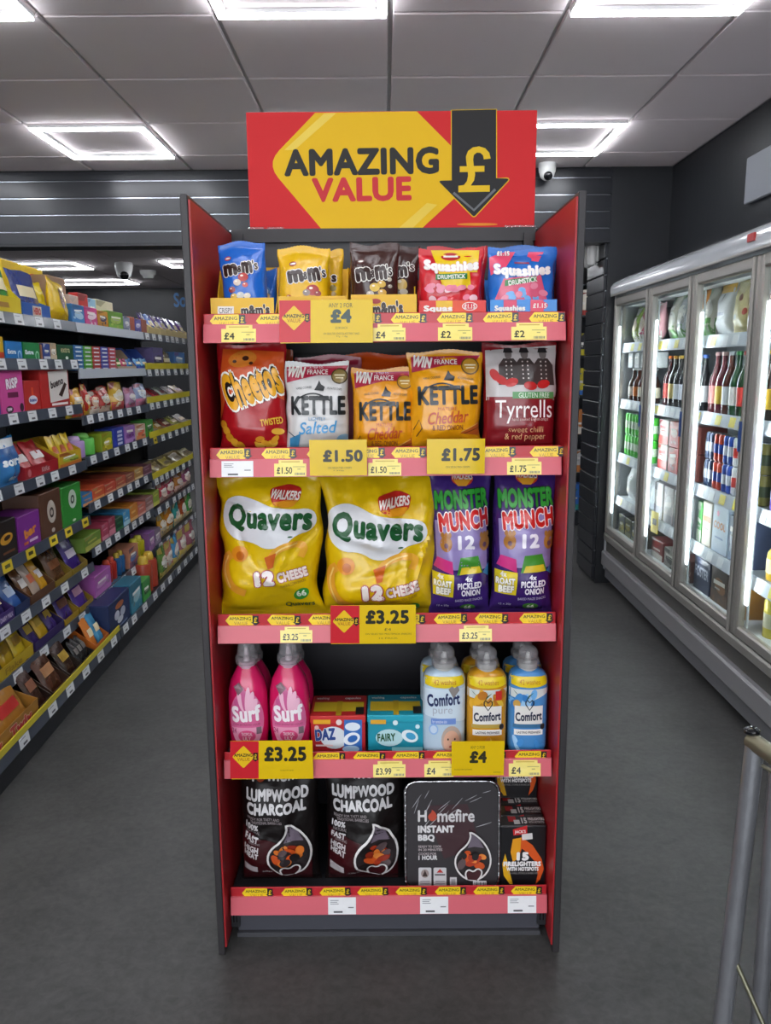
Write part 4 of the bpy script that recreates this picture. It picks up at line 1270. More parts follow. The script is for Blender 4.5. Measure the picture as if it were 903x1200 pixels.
# ================================================================== BOTTOM SHELF: barbecue
def drop(cx, cy, s, n=34):      # flame-shaped teardrop outline, tip up and bent to the left
    pts = [(-.1, -1.0), (.12, -.9), (.42, -.66), (.66, -.34), (.78, .02), (.76, .36), (.6, .66), (.34, .88), (.0, .96), (-.34, .88), (-.62, .64), (-.76, .34), (-.74, .04), (-.56, -.22), (-.3, -.42), (-.14, -.62), (-.08, -.82)]
    return [pts_ for pts_ in [(cx - .1 * s, cy - s)] + chaikin([(cx + s * a, cy + s * b) for a, b in pts], 1, False)[1:]]
def fire_drop(P, cx, cy, s, seed):
    g = random.Random(seed)
    P.poly(drop(cx, cy, s), '#2a2324', 'artwork')
    for k in range(24):
        a, r = g.uniform(0, 6.28), g.uniform(0, .5)
        P.ell(cx + s * r * math.cos(a), cy + s * (.2 + r * .8 * math.sin(a)), s * g.uniform(.12, .26), s * g.uniform(.08, .16), g.choice(['#c8501c', '#d9742a', '#a8361a', '#8f2a14', '#2a2224', '#1c1819', '#e0843a', '#5a4a4c']), 'artwork', rot=g.uniform(-60, 60))
    P.poly([(cx + s * a, cy + s * b) for a, b in ((-.1, -.92), (.3, -.66), (.5, -.3), (.1, -.36), (-.2, -.3), (-.08, -.6))], '#6a5f6c', 'artwork')
    P.line(drop(cx, cy, s), s * .09, '#d9d6d4', 'artwork', True)
    hb = [(-.26, .92), (-.34, .66), (-.18, .5), (.02, .62), (.2, .46), (.4, .56), (.36, .78), (.2, .95)]
    hq = chaikin([(cx + s * a, cy + s * b) for a, b in hb], 2, False)
    P.poly(hq, '#3a0f14', 'artwork')
    P.line(hq, s * .08, '#d9d6d4')
def char_art(x0, y0, w):
    X = lambda a: x0 + a * w
    def f(P):
        P.poly([(X(.02), 975), (X(.3), 985), (X(.62), 990), (X(.98), 1000), (X(.98), 1044), (X(.02), 1044)], '#3a0e13')
        P.text('H', X(.04), y0 + 2, X(.17), y0 + 13, '#c9c6c6', .02); P.ell(X(.26), y0 + 7, w * .07, 6, '#8f3a1c'); P.text('mefire', X(.36), y0 + .5, X(.92), y0 + 11.5, '#c4c2c4', .02, rot=2)
        P.text('LUMPWOOD', X(.06), y0 + 19, X(.93), y0 + 31, '#c9c7c8', .06, rot=2)
        P.text('CHARCOAL', X(.08), y0 + 33, X(.9), y0 + 44, '#c9c7c8', .06, rot=2)
        P.text('READY FOR TASTY AND', X(.1), y0 + 48, X(.55), y0 + 51, '#8f8688', .02); P.text('TRADITIONAL BARBECUES', X(.14), y0 + 52, X(.58), y0 + 55, '#8f8688', .02)
        P.text('100%', X(.07), y0 + 56, X(.26), y0 + 63, '#c9c7c8', .05, rot=-6); P.text('NATURAL', X(.09), y0 + 64, X(.28), y0 + 68, '#8f8688', .02, rot=-6)
        P.text('FAST', X(.06), y0 + 70, X(.26), y0 + 77, '#c9c7c8', .05, rot=-8); P.text('LIGHTING', X(.12), y0 + 77, X(.28), y0 + 80, '#8f8688', .02, rot=-6)
        P.text('HIGH', X(.05), y0 + 82, X(.26), y0 + 89, '#c9c7c8', .05, rot=-6); P.text('HEAT', X(.05), y0 + 89.5, X(.26), y0 + 96, '#c9c7c8', .05, rot=-6)
        P.rect(X(.04), y0 + 108, X(.24), y0 + 117, '#b5aeb0'); P.text('2.5kg e', X(.3), y0 + 115, X(.44), y0 + 118, '#b5aeb0', .03)
        fire_drop(P, X(.68), y0 + 87, w * .38, int(x0))
    return f
bag('charcoal_bag', 'black and maroon lumpwood charcoal bag, left one of the pair', 'charcoal bag', (276, 900, 373, 1046), 1.845, Z5, '#15100f', .12, char_art(280, 912, 86), tilt=.02, wr=.01, seal=.02, bseal=.012, m=mat('#130e0e', rough=.42, bump=.7, scale=17., spec=.3, detail=2.5))
bag('charcoal_bag', 'black and maroon lumpwood charcoal bag, right one beside grill tray', 'charcoal bag', (378, 900, 474, 1046), 1.845, Z5, '#15100f', .12, char_art(382, 910, 86), tilt=.02, wr=.01, seal=.02, bseal=.012, m=mat('#130e0e', rough=.42, bump=.7, scale=17., spec=.3, detail=2.5))
# instant barbecue in its foil tray, leaning back
yp = 1.853
a, c = on(475, 1000, 'y', yp), on(585, 1000, 'y', yp)
W, cx = c.x - a.x, (a.x + c.x) / 2
H = on(530, 917, 'y', yp + .02).z - Z5
t = thing('instant_grill', 'disposable barbecue in silver foil tray with dark printed card', 'disposable barbecue', (cx, yp, Z5), (-.1, 0, 0))
def rrect(w, h, r, z0=0, n=6):
    out = []
    for qx, qz, a0 in ((w / 2 - r, h - r, 0), (-w / 2 + r, h - r, 90), (-w / 2 + r, r, 180), (w / 2 - r, r, 270)):
        for i in range(n + 1):
            q = math.radians(a0 + 90 * i / n)
            out.append((qx + r * math.cos(q), z0 + qz + r * math.sin(q)))
    return out
FOIL = mat('#c4c4c6', rough=.22, metal=1., bump=.5, scale=60.)
tr = MB()
R0, R1 = rrect(W, H, .03), rrect(W - .03, H - .03, .024, .015)
n = len(R0)
tr.add([(x, .0, z) for x, z in R0] + [(x * .92, .05, .012 + z * .92) for x, z in R0], [(i, n + i, n + (i + 1) % n, (i + 1) % n) for i in range(n)] + [tuple(range(n, 2 * n))[::-1]], FOIL)
tr.build('foil_tray', t, True)
rim = MB()
rim.tube([(x, .0, z) for x, z in R0], .0042, FOIL, 8, True)
rim.build('rolled_rim', t, True)
MB().prism([(x, z) for x, z in rrect(W - .008, H - .008, .028, .004)], -.001, .003, card('#2c282b'), 'xz').build('printed_card', t)
def px(x, y):
    p = on(x, y, 'y', yp + .012)
    return (p.x - cx, p.z - Z5)
P = Print(flat(-.001), None, px, inkf=lambda c_: mat(c_, rough=.3, coat=.3, bump=.2, scale=25))
P.poly([(500, 946), (548, 944), (562, 990), (520, 1005), (508, 975)], '#3c2227')
P.text('H', 489.5, 951, 500, 964, '#d6d4d4', .03); P.poly([(x, y) for x, y in drop(506.5, 957, 6.5)], '#b8452c'); P.text('mefire', 512.5, 950, 556, 964, '#d2d0d0', .025)
P.text('INSTANT', 489.5, 968, 532, 976, '#dcdada', .06); P.text('BBQ', 489.5, 978, 509, 986, '#dcdada', .06)
P.text('READY TO COOK', 490, 990, 517, 992.5, '#b5a9aa', .03); P.text('IN 20 MINUTES', 490, 993.5, 518, 996, '#b5a9aa', .03)
P.text('COOKS FOR', 490, 998, 511, 1000.5, '#b5a9aa', .03); P.text('1 HOUR', 490, 1001, 512, 1006, '#dcdada', .05)
for x0, x1 in ((490, 505), (507.5, 522.5)):
    P.poly(arcp([(x0, 1014.5), (x1, 1014.5), (x1, 1038), (x0, 1038)], 1.6, 3), '#c9c7c8')
P.ell(497.5, 1021, 4.6, 4.6, '#9a8a86'); P.poly([(494.5, 1024), (497.5, 1017), (500.5, 1024)], '#3a2a26')
P.poly([(511, 1020), (515, 1016), (519, 1020)], '#b5302a'); P.rect(509, 1021.5, 521, 1023, '#4a4648')
for k in range(3): P.rect(492, 1029 + 2.6 * k, 503, 1030 + 2.6 * k, '#8f8c8e'); P.rect(509.5, 1029 + 2.6 * k, 520.5, 1030 + 2.6 * k, '#8f8c8e')
P.rect(526.5, 1025, 534.5, 1037, '#c9c7c8'); P.rect(528, 1027, 533, 1033, '#9a989a')
fire_drop(P, 553, 1001, 27, 5)
P.rect(553, 1027, 568.5, 1036, '#cfcdce')
for k in range(7): P.rect(554.5 + 2 * k, 1028, 555.4 + 2 * k + (k % 2) * .4, 1033.5, '#3a3a3c')
P.build(t, False)
wr_ = MB()
for k in range(16):      # creases of the clear wrap
    g = random.Random(k)
    x, z = g.uniform(-W * .45, W * .45), g.uniform(H * .62, H * .93)
    l = g.uniform(.02, .05)
    d = math.radians(70 - 50 * (x / W + .5) + g.uniform(-10, 10))
    wr_.tube([(x, -.0016, z), (x - l * .5 * math.cos(d), -.0022, z - l * .5 * math.sin(d)), (x - l * math.cos(d), -.0016, z - l * math.sin(d))], [.0003, .0009, .0003], mat('#b9b9bd', rough=.15, spec=.8), 5)
tag(wr_.build('wrap_crease', t, True), kind='stuff')
# firelighter packs: a file of four upright packs and one more on top at the back
def fire_pack(label, yp, zs, art=True, y_off=0):
    a, c = on(585.5, 1000, 'y', 1.86), on(639.5, 1000, 'y', 1.86)
    W, cx = c.x - a.x, (a.x + c.x) / 2
    H = on(617, 968, 'y', 1.86).z - Z5
    D = .048
    t = thing('firelighter_pack', label, 'firelighters', (cx, yp, zs), (0, 0, 0), 'firelighter packs')
    MB().cbox(-W / 2, W / 2, 0, D, 0, H, mat('#17171a', rough=.3, coat=.2), .003).build('carton', t)
    def px(x, y):
        p = on(585.5 + (x - 587) * .885, y, 'y', 1.86)
        return (p.x - cx, p.z - Z5)
    P = Print(flat(0), None, px, inkf=lambda c_: mat(c_, rough=.35))
    P.poly([(594, 1000), (590, 1012), (592, 1026), (600, 1036), (604, 1036), (600, 1022), (597, 1010)], '#d9a51c')
    P.poly([(604, 983), (616, 981), (630, 990), (642, 1006), (645, 1018), (640, 1030), (634, 1036), (637, 1024), (634, 1010), (624, 1000), (616, 994), (612, 1004), (604, 1010), (601, 998)], '#d4571f')
    P.poly([(604, 983), (615, 981), (614, 995), (610, 1006), (604, 1010), (601, 998)], '#e09a1e')
    P.poly([(604, 972), (623, 967), (623, 977), (605, 979)], '#c4262a'); P.text("JACK'S", 606.5, 972.5, 621, 977, '#f0e4e0', .03, rot=2)
    P.rect(616, 976.5, 630, 983.5, '#d9d6d4', rot=6)
    P.text('15', 609, 998, 625, 1008, '#efedec', .08); P.text('FIRELIGHTERS', 591.5, 1009, 641, 1014.5, '#efedec', .07); P.text('WITH HOTSPOTS', 595.5, 1015.5, 638, 1020, '#efedec', .06)
    P.text('FOR FIRES, STOVES & BARBECUES', 598, 1022, 637, 1024, '#9a9896', 0.)
    P.build(t, False)
    Q = Print(lambda u, v, off: (u, v, H + off), None, lambda x, y: ((x - .5) * W, (1 - y) * D), inkf=lambda c_: mat(c_, rough=.35))
    Q.rect(.2, .1, .37, .6, '#b5262c', 'top_print'); Q.rect(.31, .45, .44, .85, '#d0cecc', 'top_print')
    Q.text('15', .48, .22, .6, .8, '#e4e2e0', .06, name='top_print'); Q.text('FIRELIGHTERS', .63, .22, .99, .5, '#e4e2e0', .05, name='top_print'); Q.text('WITH HOTSPOTS', .63, .56, .96, .78, '#b9b6b4', .04, name='top_print')
    Q.build(t, False)
    return t, H, D
t, FH, FD = fire_pack('black firelighter pack with orange flame, front of the row', 1.86, Z5)
fire_pack('black firelighter pack standing second in the row', 1.86 + FD + .002, Z5)
fire_pack('black firelighter pack standing third in the row', 1.86 + 2 * (FD + .002), Z5)
fire_pack('black firelighter pack lying on top at the back of the row', 1.86 + 2.6 * (FD + .002), Z5 + FH + .001)
fire_pack('black firelighter pack standing last in the row, mostly hidden', 1.86 + 3 * (FD + .002), Z5)

# ================================================================== BIG PRICE CARDS held in the rails
def price_card(label, x0, y0, x1, y1, yp, split, lines, rot=0, diamond=True, bow=0.):
    a, c = on(x0, y0, 'y', yp), on(x1, y1, 'y', yp)
    W, H, cx, zb = c.x - a.x, a.z - c.z, (a.x + c.x) / 2, c.z
    t = thing('price_card', label, 'price card', (cx, yp, zb), (0, rot, 0))
    S = lambda u, v, off: (u, -bow * (1 - (2 * u / W) ** 2) - off, v)
    mb = MB()
    n = 12
    for y_, s in ((0, 1), (.0012, -1)):
        vs_ = [(-W / 2 + W * i / n, -bow * (1 - (-1 + 2 * i / n) ** 2) + y_, z_) for z_ in (0, H) for i in range(n + 1)]
        fs_ = [(i, i + 1, n + 2 + i, n + 1 + i) for i in range(n)]
        mb.add(vs_, fs_ if s > 0 else [f[::-1] for f in fs_], mat('#dcb80a', rough=.22, spec=.35))
    mb.build('card', t, True)
    px = lambda x, y: (on(x, y, 'y', yp).x - cx, on(x, y, 'y', yp).z - zb)
    P = Print(S, .01 if bow else None, px, base=.0004, lay=.0002, inkf=lambda c_: mat(c_, rough=.22, spec=.35))
    if diamond:
        P.rect(x0 + .1, y0 + .1, split, y1 - .1, '#c4202c', 'red_end')
        mx, my = (x0 + split) / 2 - 1, y0 + (y1 - y0) * .42
        d = (split - x0) * .4
        P.poly(arcp([(mx - d, my), (mx, my - d), (mx + d, my), (mx, my + d)], 2.), '#e3b91c', 'diamond')
        P.text('AMAZING', mx - d * .85, my - d * .3, mx + d * .8, my - .3, '#33301c', .03); P.text('VALUE', mx - d * .55, my + .8, mx + d * .55, my + d * .34, '#a8641c', .01)
        q = mx + d * 1.05
        P.poly([(q - 2.6, my - 5), (q + 2.6, my - 5), (q + 2.6, my + 2), (q + 4.2, my + 2), (q, my + 5.4), (q - 4.2, my + 2), (q - 2.6, my + 2)], '#1d1b1b', 'diamond')
        P.text('£', q - 1.6, my - 3.4, q + 1.7, my + 2.6, '#e3b91c', .0)
    for tx, bx, col, bd in lines:
        P.text(tx, *bx, col, bd)
    P.build(t, False)
    return t
D1, D2 = '#2a2a1e', '#6a6220'
price_card('wide red and yellow any two for four pounds card on top shelf', 327, 352, 437, 401.5, 1.805, 364, [('ANY 2 FOR', (385, 355.5, 413, 360.5), '#3a3a22', .0), ('£4', (387, 362.5, 412, 378.5), '#3a4a44', .05), ('£2.00 EACH', (393, 383, 407, 385.5), D2, 0.), ('ON SELECTED CHOCOLATE TREAT BAGS', (379, 390, 421, 392), D2, 0.), ('97g - 118g', (394, 393.5, 407, 395.5), D2, 0.)], bow=.006)
price_card('plain yellow one pound fifty card on the second shelf', 362, 515.5, 430, 557, 1.805, 0, [('£1.50', (378, 527, 425, 541), D1, .045), ('ON SELECTED CRISPS', (384, 547, 412, 549), D2, 0.), ('130g', (391, 550.5, 403, 552), D2, 0.)], diamond=False, bow=.004)
price_card('plain yellow one pound seventy five card on the second shelf', 500, 514.5, 567.5, 555, 1.805, 0, [('£1.75', (517, 525, 562, 540), D1, .045), ('ON SELECTED CRISPS', (522, 546, 550, 548), D2, 0.)], diamond=False, bow=.004)
price_card('red and yellow three pounds twenty five card under yellow multipacks', 387, 709.5, 487, 754, 1.805, 421, [('£3.25', (428, 715, 479, 731), D1, .045), ('£4', (450, 736, 458, 739), D2, 0.), ('ON SELECTED MULTIPACK SNACKS', (428, 742, 482, 743.6), D2, 0.), ('12 PACK', (444, 747, 466, 748.6), D2, 0.)])
price_card('red and yellow three pounds twenty five card before pink bottles', 269.5, 868.5, 367, 912.5, 1.803, 303, [('£3.25', (309, 875, 359, 892), D1, .045), ('ON SELECTED LIQUIDS', (328, 902, 344, 903.6), D2, 0.)])
price_card('plain yellow any two for four pounds card before softener bottles', 529, 869, 590, 908.5, 1.803, 0, [('ANY 2 FOR', (551, 874, 568, 877.5), D2, .0), ('£4', (550, 880, 570, 894), '#33321e', .045), ('ON SELECTED SOFTENERS', (532, 901, 553, 902.4), D2, 0.), ('630ml', (578, 904, 586, 905.4), D2, 0.)], diamond=False)

# ================================================================== LEFT RACK (three bays of wall shelving)
RY = .0254                                      # the rack runs a touch away from the view axis
RX = lambda y: -1.485 - RY * (y - 3.9)          # front line of the upper shelves
BASE_OUT = .108                                 # the base deck stands further out
def rloc(d, y, z):                              # d: distance in front (+) of the upper shelf line
    return (RX(y) + d, y + RY * d, z)
def yat(px, d, z):
    lo, hi = 1.2, 9.
    for _ in range(40):
        m = (lo + hi) / 2
        if proj((RX(m) + d, m, z))[0] < px: lo = m
        else: hi = m
    return lo
MET = mat('#1d1f23', rough=.45, var=.05)
STRIP = mat('#414854', rough=.3, coat=.2)
STRIPW = mat('#aab0b8', rough=.35)
STRIPY = mat('#c9b92e', rough=.35)
LV = ['top', 'second', 'third', 'fourth', 'fifth', 'sixth', 'seventh', 'lowest']
SEC = ['near', 'middle', 'far']
BAYS = [(2.38, 3.915, [1.69, 1.512, 1.30, 1.022, .745, .505, .30, .14]),
        (3.92, 5.115, [1.69, 1.467, 1.24, 1.035, .80, .57, .305, .14]),
        (5.12, 6.40, [1.69, 1.46, 1.245, 1.02, .75, .55, .31, .14])]
tk_me = MB().box(-.001, 0, -.042, .042, -.0205, .021, mat('#d4d6d8', rough=.4)).box(.0, .0004, -.034, .012, .010, .013, mat('#8a8a8e')).box(.0, .0004, -.014, .02, -.014, -.006, mat('#5a5a5e')).mesh('shelf_ticket')
tky_me = MB().box(-.001, 0, -.042, .042, -.0205, .021, mat('#d8bd2a', rough=.4)).box(.0, .0004, -.022, .022, -.006, .008, mat('#4a4620')).mesh('shelf_ticket')
for bi, (y0, y1, lv) in enumerate(BAYS):
    t = thing('shelving_bay', '%s bay of dark wall shelving stocked with sweets on the left' % ['nearest', 'middle', 'furthest'][bi], 'shelving', (RX(y0) - .2, y0, 0), (0, 0, RY))
    L = (y1 - y0)
    # local frame: x outward (0 = .2 behind shelf line), y along
    MB().box(-.225, -.2, 0, L, .0, 1.74, MET).build('back_panel', t)
    for y in (.012, L - .012):
        MB().box(-.2, -.165, y - .012, y + .012, 0, 1.74, MET).build('upright', t)
    MB().box(-.2, .2 + BASE_OUT - .012, 0, L, 0, .088, MET).build('plinth', t)
    for k, z in enumerate(lv):
        base = k == 7
        d1 = .2 + (BASE_OUT if base else 0)
        sh = MB().box(-.2, d1 - .004, .002, L - .002, z - (.03 if base else .022), z - .012, MET).build('shelf', t)
        sm = STRIP
        if bi == 1 and k in (0, 1): sm = STRIPW
        st = MB()
        st.prism([(d1 - .006, z - .052), (d1 + .006, z - .05), (d1, z - .004), (d1 - .006, z - .004)], L - .002, .002, sm, 'xz')
        st.build('price_strip', sh)
        if bi == 2 and 1 <= k <= 4:
            MB().box(d1 - .004, d1 + .002, .002, L - .002, z - .004, z + .035, STRIPY).build('promo_strip', sh)
        if bi == 0 and k == 7:
            MB().box(d1 - .004, d1 + .002, .002, L - .002, z - .004, z + .022, STRIPY).build('promo_strip', sh)
        # tickets at the photo's spacing
        step = (.185, .175, .165)[bi]
        if bi == 1 and k in (0, 1): continue
        y = .07 + random.uniform(0, .05)
        while y < L - .04:
            yel = (bi == 0 and k == 4) or (bi == 0 and k == 1 and abs(y - 1.18) < .06) or (bi == 2 and k in (3,) and y < .2)
            link_mesh('shelf_ticket', tky_me if yel else tk_me, sh, (d1 + .0042, y, z - .027), (0, math.radians(-7), 0))
            y += step * random.uniform(.85, 1.3) * (1.15 if (bi == 0 and k > 3) else 1)

# ------------------------------------------------------------------ stock
NUM = ['first', 'second', 'third', 'fourth', 'fifth', 'sixth']
_cm = {}
def cb(w, dp, h, c, ch=.003):
    k = (round(w, 4), round(dp, 4), round(h, 4), c, ch)
    if k not in _cm:
        _cm[k] = MB().cbox(-w / 2, w / 2, 0, dp, 0, h, card(c), min(ch, w * .1)).mesh('pack')
    return _cm[k]
def face(t, w, h, art, y=0.):
    P = Print(flat(y), None, lambda x, q: ((x - 50) / 100 * w, (100 - q) / 100 * h), inkf=card, base=.0006, lay=.0003)
    art(P)
    P.build(t, False)
_ar = random.Random(21)
def shade(h, k):
    h = h.lstrip('#')
    return '#' + ''.join('%02x' % max(0, min(255, int(int(h[i:i + 2], 16) * k))) for i in (0, 2, 4))
def simple_art(c2, c3=None, tx=None, tc='#f0ece4', box=(14, 38, 86, 62), blob=None, bold=.04):
    def f(P):
        g = _ar
        P.rect(2, g.uniform(62, 78), 98, 98, c2)
        P.poly([(2, 2), (g.uniform(30, 98), 2), (g.uniform(10, 60), g.uniform(12, 24)), (2, g.uniform(14, 30))], shade(c2, .8))
        if c3:
            P.ell(g.uniform(42, 58), g.uniform(44, 56), g.uniform(30, 40), g.uniform(16, 22), c3, rot=g.uniform(-15, 15))
            for _ in range(3):
                P.ell(g.uniform(15, 85), g.uniform(55, 92), g.uniform(5, 12), g.uniform(4, 8), shade(c3, g.uniform(.55, 1.05)), rot=g.uniform(-60, 60))
        if tx: P.text(tx, *box, tc, bold, rot=0)
        else:
            y = g.uniform(22, 46)
            P.rect(18, y, g.uniform(66, 84), y + g.uniform(8, 13), tc, rot=g.uniform(-6, 6))
            P.rect(26, y + 16, g.uniform(55, 74), y + 20, shade(tc, .75))
    return f
def place(bi, k, px0, px1, back=0.):
    z = BAYS[bi][2][k] - .012
    d = (BASE_OUT if k == 7 else 0) - .012
    a, b = yat(px0, d - back, z + (.1 if back > .05 else 0)), yat(px1, d - back, z + (.1 if back > .05 else 0))
    return z, d, a, b
def lab(look, bi, k): return '%s, %s shelf, left rack %s bay' % (look, LV[k], SEC[bi])
def Lbox(bi, k, px0, px1, h, c, look, art=None, dp=.16, name='carton_box', cat='box', tilt=0., back=0., zoff=0., gap=.004):
    z, d, a, b = place(bi, k, px0, px1, back)
    w = (b - a) - gap
    x, y, zz = rloc(d - back, (a + b) / 2, z + zoff)
    t = thing(name, lab(look, bi, k), cat, (x, y, zz), (-tilt, 0, RY + math.pi / 2))
    link_mesh('carton', cb(w, dp, h, c), t)
    if art: face(t, w, h, art)
    return t
def Ltray(bi, k, px0, px1, hf, hb, c, look, packs, pc, plook, dp=.2, art=None, ph=None, tilt=.45, kind='pack', cols2=None, c_in='#6b5a48'):
    """display tray with a row of packs leaning back in it; each pack a thing of its own"""
    z, d, a, b = place(bi, k, px0, px1)
    w = (b - a) - .006
    x, y, zz = rloc(d, (a + b) / 2, z)
    t = thing('display_tray', lab(look, bi, k), 'tray', (x, y, zz), (0, 0, RY + math.pi / 2))
    m, mi = card(c), card(c_in)
    MB().box(-w / 2, w / 2, 0, dp, 0, .003, mi).build('base', t)
    MB().box(-w / 2, w / 2, 0, .003, .003, hf, m).build('front_wall', t)
    for s in (-1, 1):
        MB().prism([(.003, .003), (dp, .003), (dp, hb), (dp * .55, hb), (.003, hf)], s * w / 2 - (.003 if s > 0 else 0), s * w / 2 + (0 if s > 0 else .003), m, 'yz').build('side_wall', t)
    MB().box(-w / 2, w / 2, dp - .003, dp, .003, hb, m).build('back_wall', t)
    if art: face(t, w, hf, art)
    ph = ph or hb
    pw = (w - .01) / packs
    for i in range(packs):
        u = -w / 2 + .005 + pw * (i + .5)
        col = pc[i % len(pc)]
        lx = rloc(d - .02, (a + b) / 2 + u, z + .004)
        pl = lab(plook[i] if isinstance(plook, list) else plook if packs == 1 else '%s, %s from the left' % (plook, NUM[i]), bi, k)
        grp = None if packs == 1 else '%s in a tray, %s shelf %s bay' % (plook if not isinstance(plook, list) else 'packs', LV[k], SEC[bi])
        q = thing('snack_pack', pl, 'snack pack', lx, (-tilt, 0, RY + math.pi / 2), grp)
        bg = Bag(pw * .94, ph, .022, SEED[0] + i, wr=.003, seal=.008)
        key = ('pk', round(pw, 3), round(ph, 3), col)
        if key not in _cm: _cm[key] = bg.body(film(col), nu=8, nv=12).mesh('film', True)
        link_mesh('film', _cm[key], q)
        c2 = (cols2 or ['#e8d9b0'])[i % len(cols2 or [0])]
        k2 = ('pl', round(pw, 3), round(ph, 3), c2)
        if k2 not in _cm:
            mb = MB()
            for (u0, u1, v0, v1) in ((-.3, .3, .42, .66),):
                n_ = 6
                vs_ = [bg.surf(pw * (u0 + (u1 - u0) * i_ / n_), ph * v_, .002) for v_ in (v0, (v0 + v1) / 2, v1) for i_ in range(n_ + 1)]
                mb.add(vs_, [(r * (n_ + 1) + i_, r * (n_ + 1) + i_ + 1, (r + 1) * (n_ + 1) + i_ + 1, (r + 1) * (n_ + 1) + i_) for r in (0, 1) for i_ in range(n_)], ink(c2))
            _cm[k2] = mb.mesh('logo', True)
        link_mesh('logo', _cm[k2], q)
    SEED[0] += packs
    return t
def Lbag(bi, k, px0, px1, h, c, look, T=.06, art=None, tilt=.15, back=.03, ry=0.):
    z, d, a, b = place(bi, k, px0, px1)
    w = (b - a) - .004
    x, y, zz = rloc(d - back, (a + b) / 2, z)
    t = thing('sweet_bag', lab(look, bi, k), 'sweets bag', (x, y, zz), (-tilt, ry, RY + math.pi / 2))
    SEED[0] += 1
    B = Bag(w, h, T, SEED[0], wr=.006, seal=.012)
    B.body(film(c), nu=14, nv=20).build('film', t, True)
    if art:
        P = Print(B.surf, .02, lambda x_, q: ((x_ - 50) / 100 * w, (100 - q) / 100 * h), base=.0015)
        art(P)
        P.build(t)
    return t
def Ltubes(bi, k, px0, px1, n, h, c, cap, look, r=None):
    z, d, a, b = place(bi, k, px0, px1)
    w = (b - a) / n
    r = r or w * .42
    for i in range(n):
        x, y, zz = rloc(d - r - .01, a + w * (i + .5), z)
        t = thing('sweet_tube', lab(look if n == 1 else '%s, %s one of the pair' % (look, ['left', 'right'][i]), bi, k), 'sweets tube', (x, y, zz), (0, 0, RY + math.pi / 2), None if n == 1 else '%s %s %s' % (look, LV[k], SEC[bi]))
        MB().lathe([(r * .9, 0), (r, .004), (r, h * .72), (r * .9, h * .78)], plas(c), 14).build('body', t, True)
        MB().lathe([(r * .6, h * .78), (r * .62, h * .84), (r * .5, h * .97), (r * .3, h)], plas(cap), 14).build('cap', t, True)
A = simple_art
# --- top shelf
Ltray(0, 0, -26, 26, .07, .2, '#d6bd16', 'yellow display tray holding green sweet bags', 2, ['#3f9a3a', '#358a30'], 'green sweet bag in yellow tray', dp=.24, ph=.22, art=lambda P: P.rect(20, 36, 70, 64, '#a87a3a', rot=4), tilt=.25)
Ltray(0, 0, 27, 60, .06, .1, '#2458a8', 'blue display tray holding dark blue sweet bags', 1, ['#1c2f78'], 'dark blue sweet bag', dp=.2, ph=.2, art=lambda P: (P.rect(34, 15, 66, 85, '#d9d4c4'), P.text('HERO', 37, 25, 63, 75, '#c0322c', .06)), tilt=.25, c_in='#d8b818')
Lbox(0, 0, 6, 54, .285, '#e0bd10', 'tall yellow card header behind blue sweet bags', lambda P: (P.ell(74, 20, 14, 9, '#c0261c'), P.rect(66, 17, 82, 23, '#f0e4d0'), P.rect(62, 40, 94, 50, '#d8604a', rot=-6)), dp=.02, back=.25, name='card_header', cat='card header')
Lbag(0, 0, 58, 70, .17, '#d8c010', 'yellow peanut bag standing behind another', T=.05, tilt=.1, back=.06)
Lbag(0, 0, 65, 84, .19, '#d2ae12', 'yellow peanut bag leaning at the shelf end', T=.06, art=lambda P: (P.ell(46, 44, 14, 26, '#5a2a1c', rot=-12), P.ell(46, 36, 9, 7, '#c8b090'), P.ell(44, 52, 9, 6, '#a87a4a'), P.rect(4, 82, 96, 98, '#c9a010')), tilt=.12, ry=.16, back=.02)
Lbox(0, 0, 58, 79, .24, '#8a6a4c', 'plain brown carton behind the yellow peanut bags', dp=.08, back=.14)
Lbox(1, 0, 85, 100, .095, '#2f6ea8', 'blue sweets box with pale picture', A('#3a80bc', '#a9c8dc'), dp=.06)
Lbox(1, 0, 100.5, 115, .095, '#c83a80', 'pink sweets box with white picture', A('#d04a8c', '#ecd4dc'), dp=.06)
Lbox(1, 0, 115.5, 127.5, .09, '#c88a1e', 'amber sweets box with dark logo', A('#b87a18', '#3a2a50'), dp=.06)
Lbox(1, 0, 82, 93, .16, '#c9b3a0', 'cream carton in the row behind', A('#d8c8b8'), dp=.05, back=.1)
Lbox(1, 0, 92, 104, .18, '#b5221f', 'tall red carton in the row behind', A('#a01c1c', '#d8a03a'), dp=.05, back=.1)
Lbox(1, 0, 104, 113, .165, '#8fb4d0', 'pale blue carton in the row behind', A('#6f9cc4', '#e4eaf0'), dp=.05, back=.1)
Lbox(1, 0, 113, 133, .17, '#cfc4a4', 'cream carton with grey print in the row behind', A('#c2b48e', '#a8a49a'), dp=.05, back=.1)
Lbox(1, 0, 128, 145, .1, '#5f8f2c', 'lime green carton tray', A('#7aa838', '#a8c058'), dp=.1)
Lbox(1, 0, 146, 153, .085, '#8a8fa4', 'small grey carton with dog-eared front', A('#70788f', '#d4d4d8'), dp=.1)
Lbox(1, 0, 153.5, 158.5, .09, '#a85a44', 'narrow terracotta carton', None, dp=.1)
Lbox(1, 0, 159, 166, .085, '#5a58a0', 'small violet carton', A('#4a4890', '#c4c0d8'), dp=.1)
Lbox(1, 0, 166.5, 172.5, .09, '#9c5a48', 'narrow clay red carton', None, dp=.1)
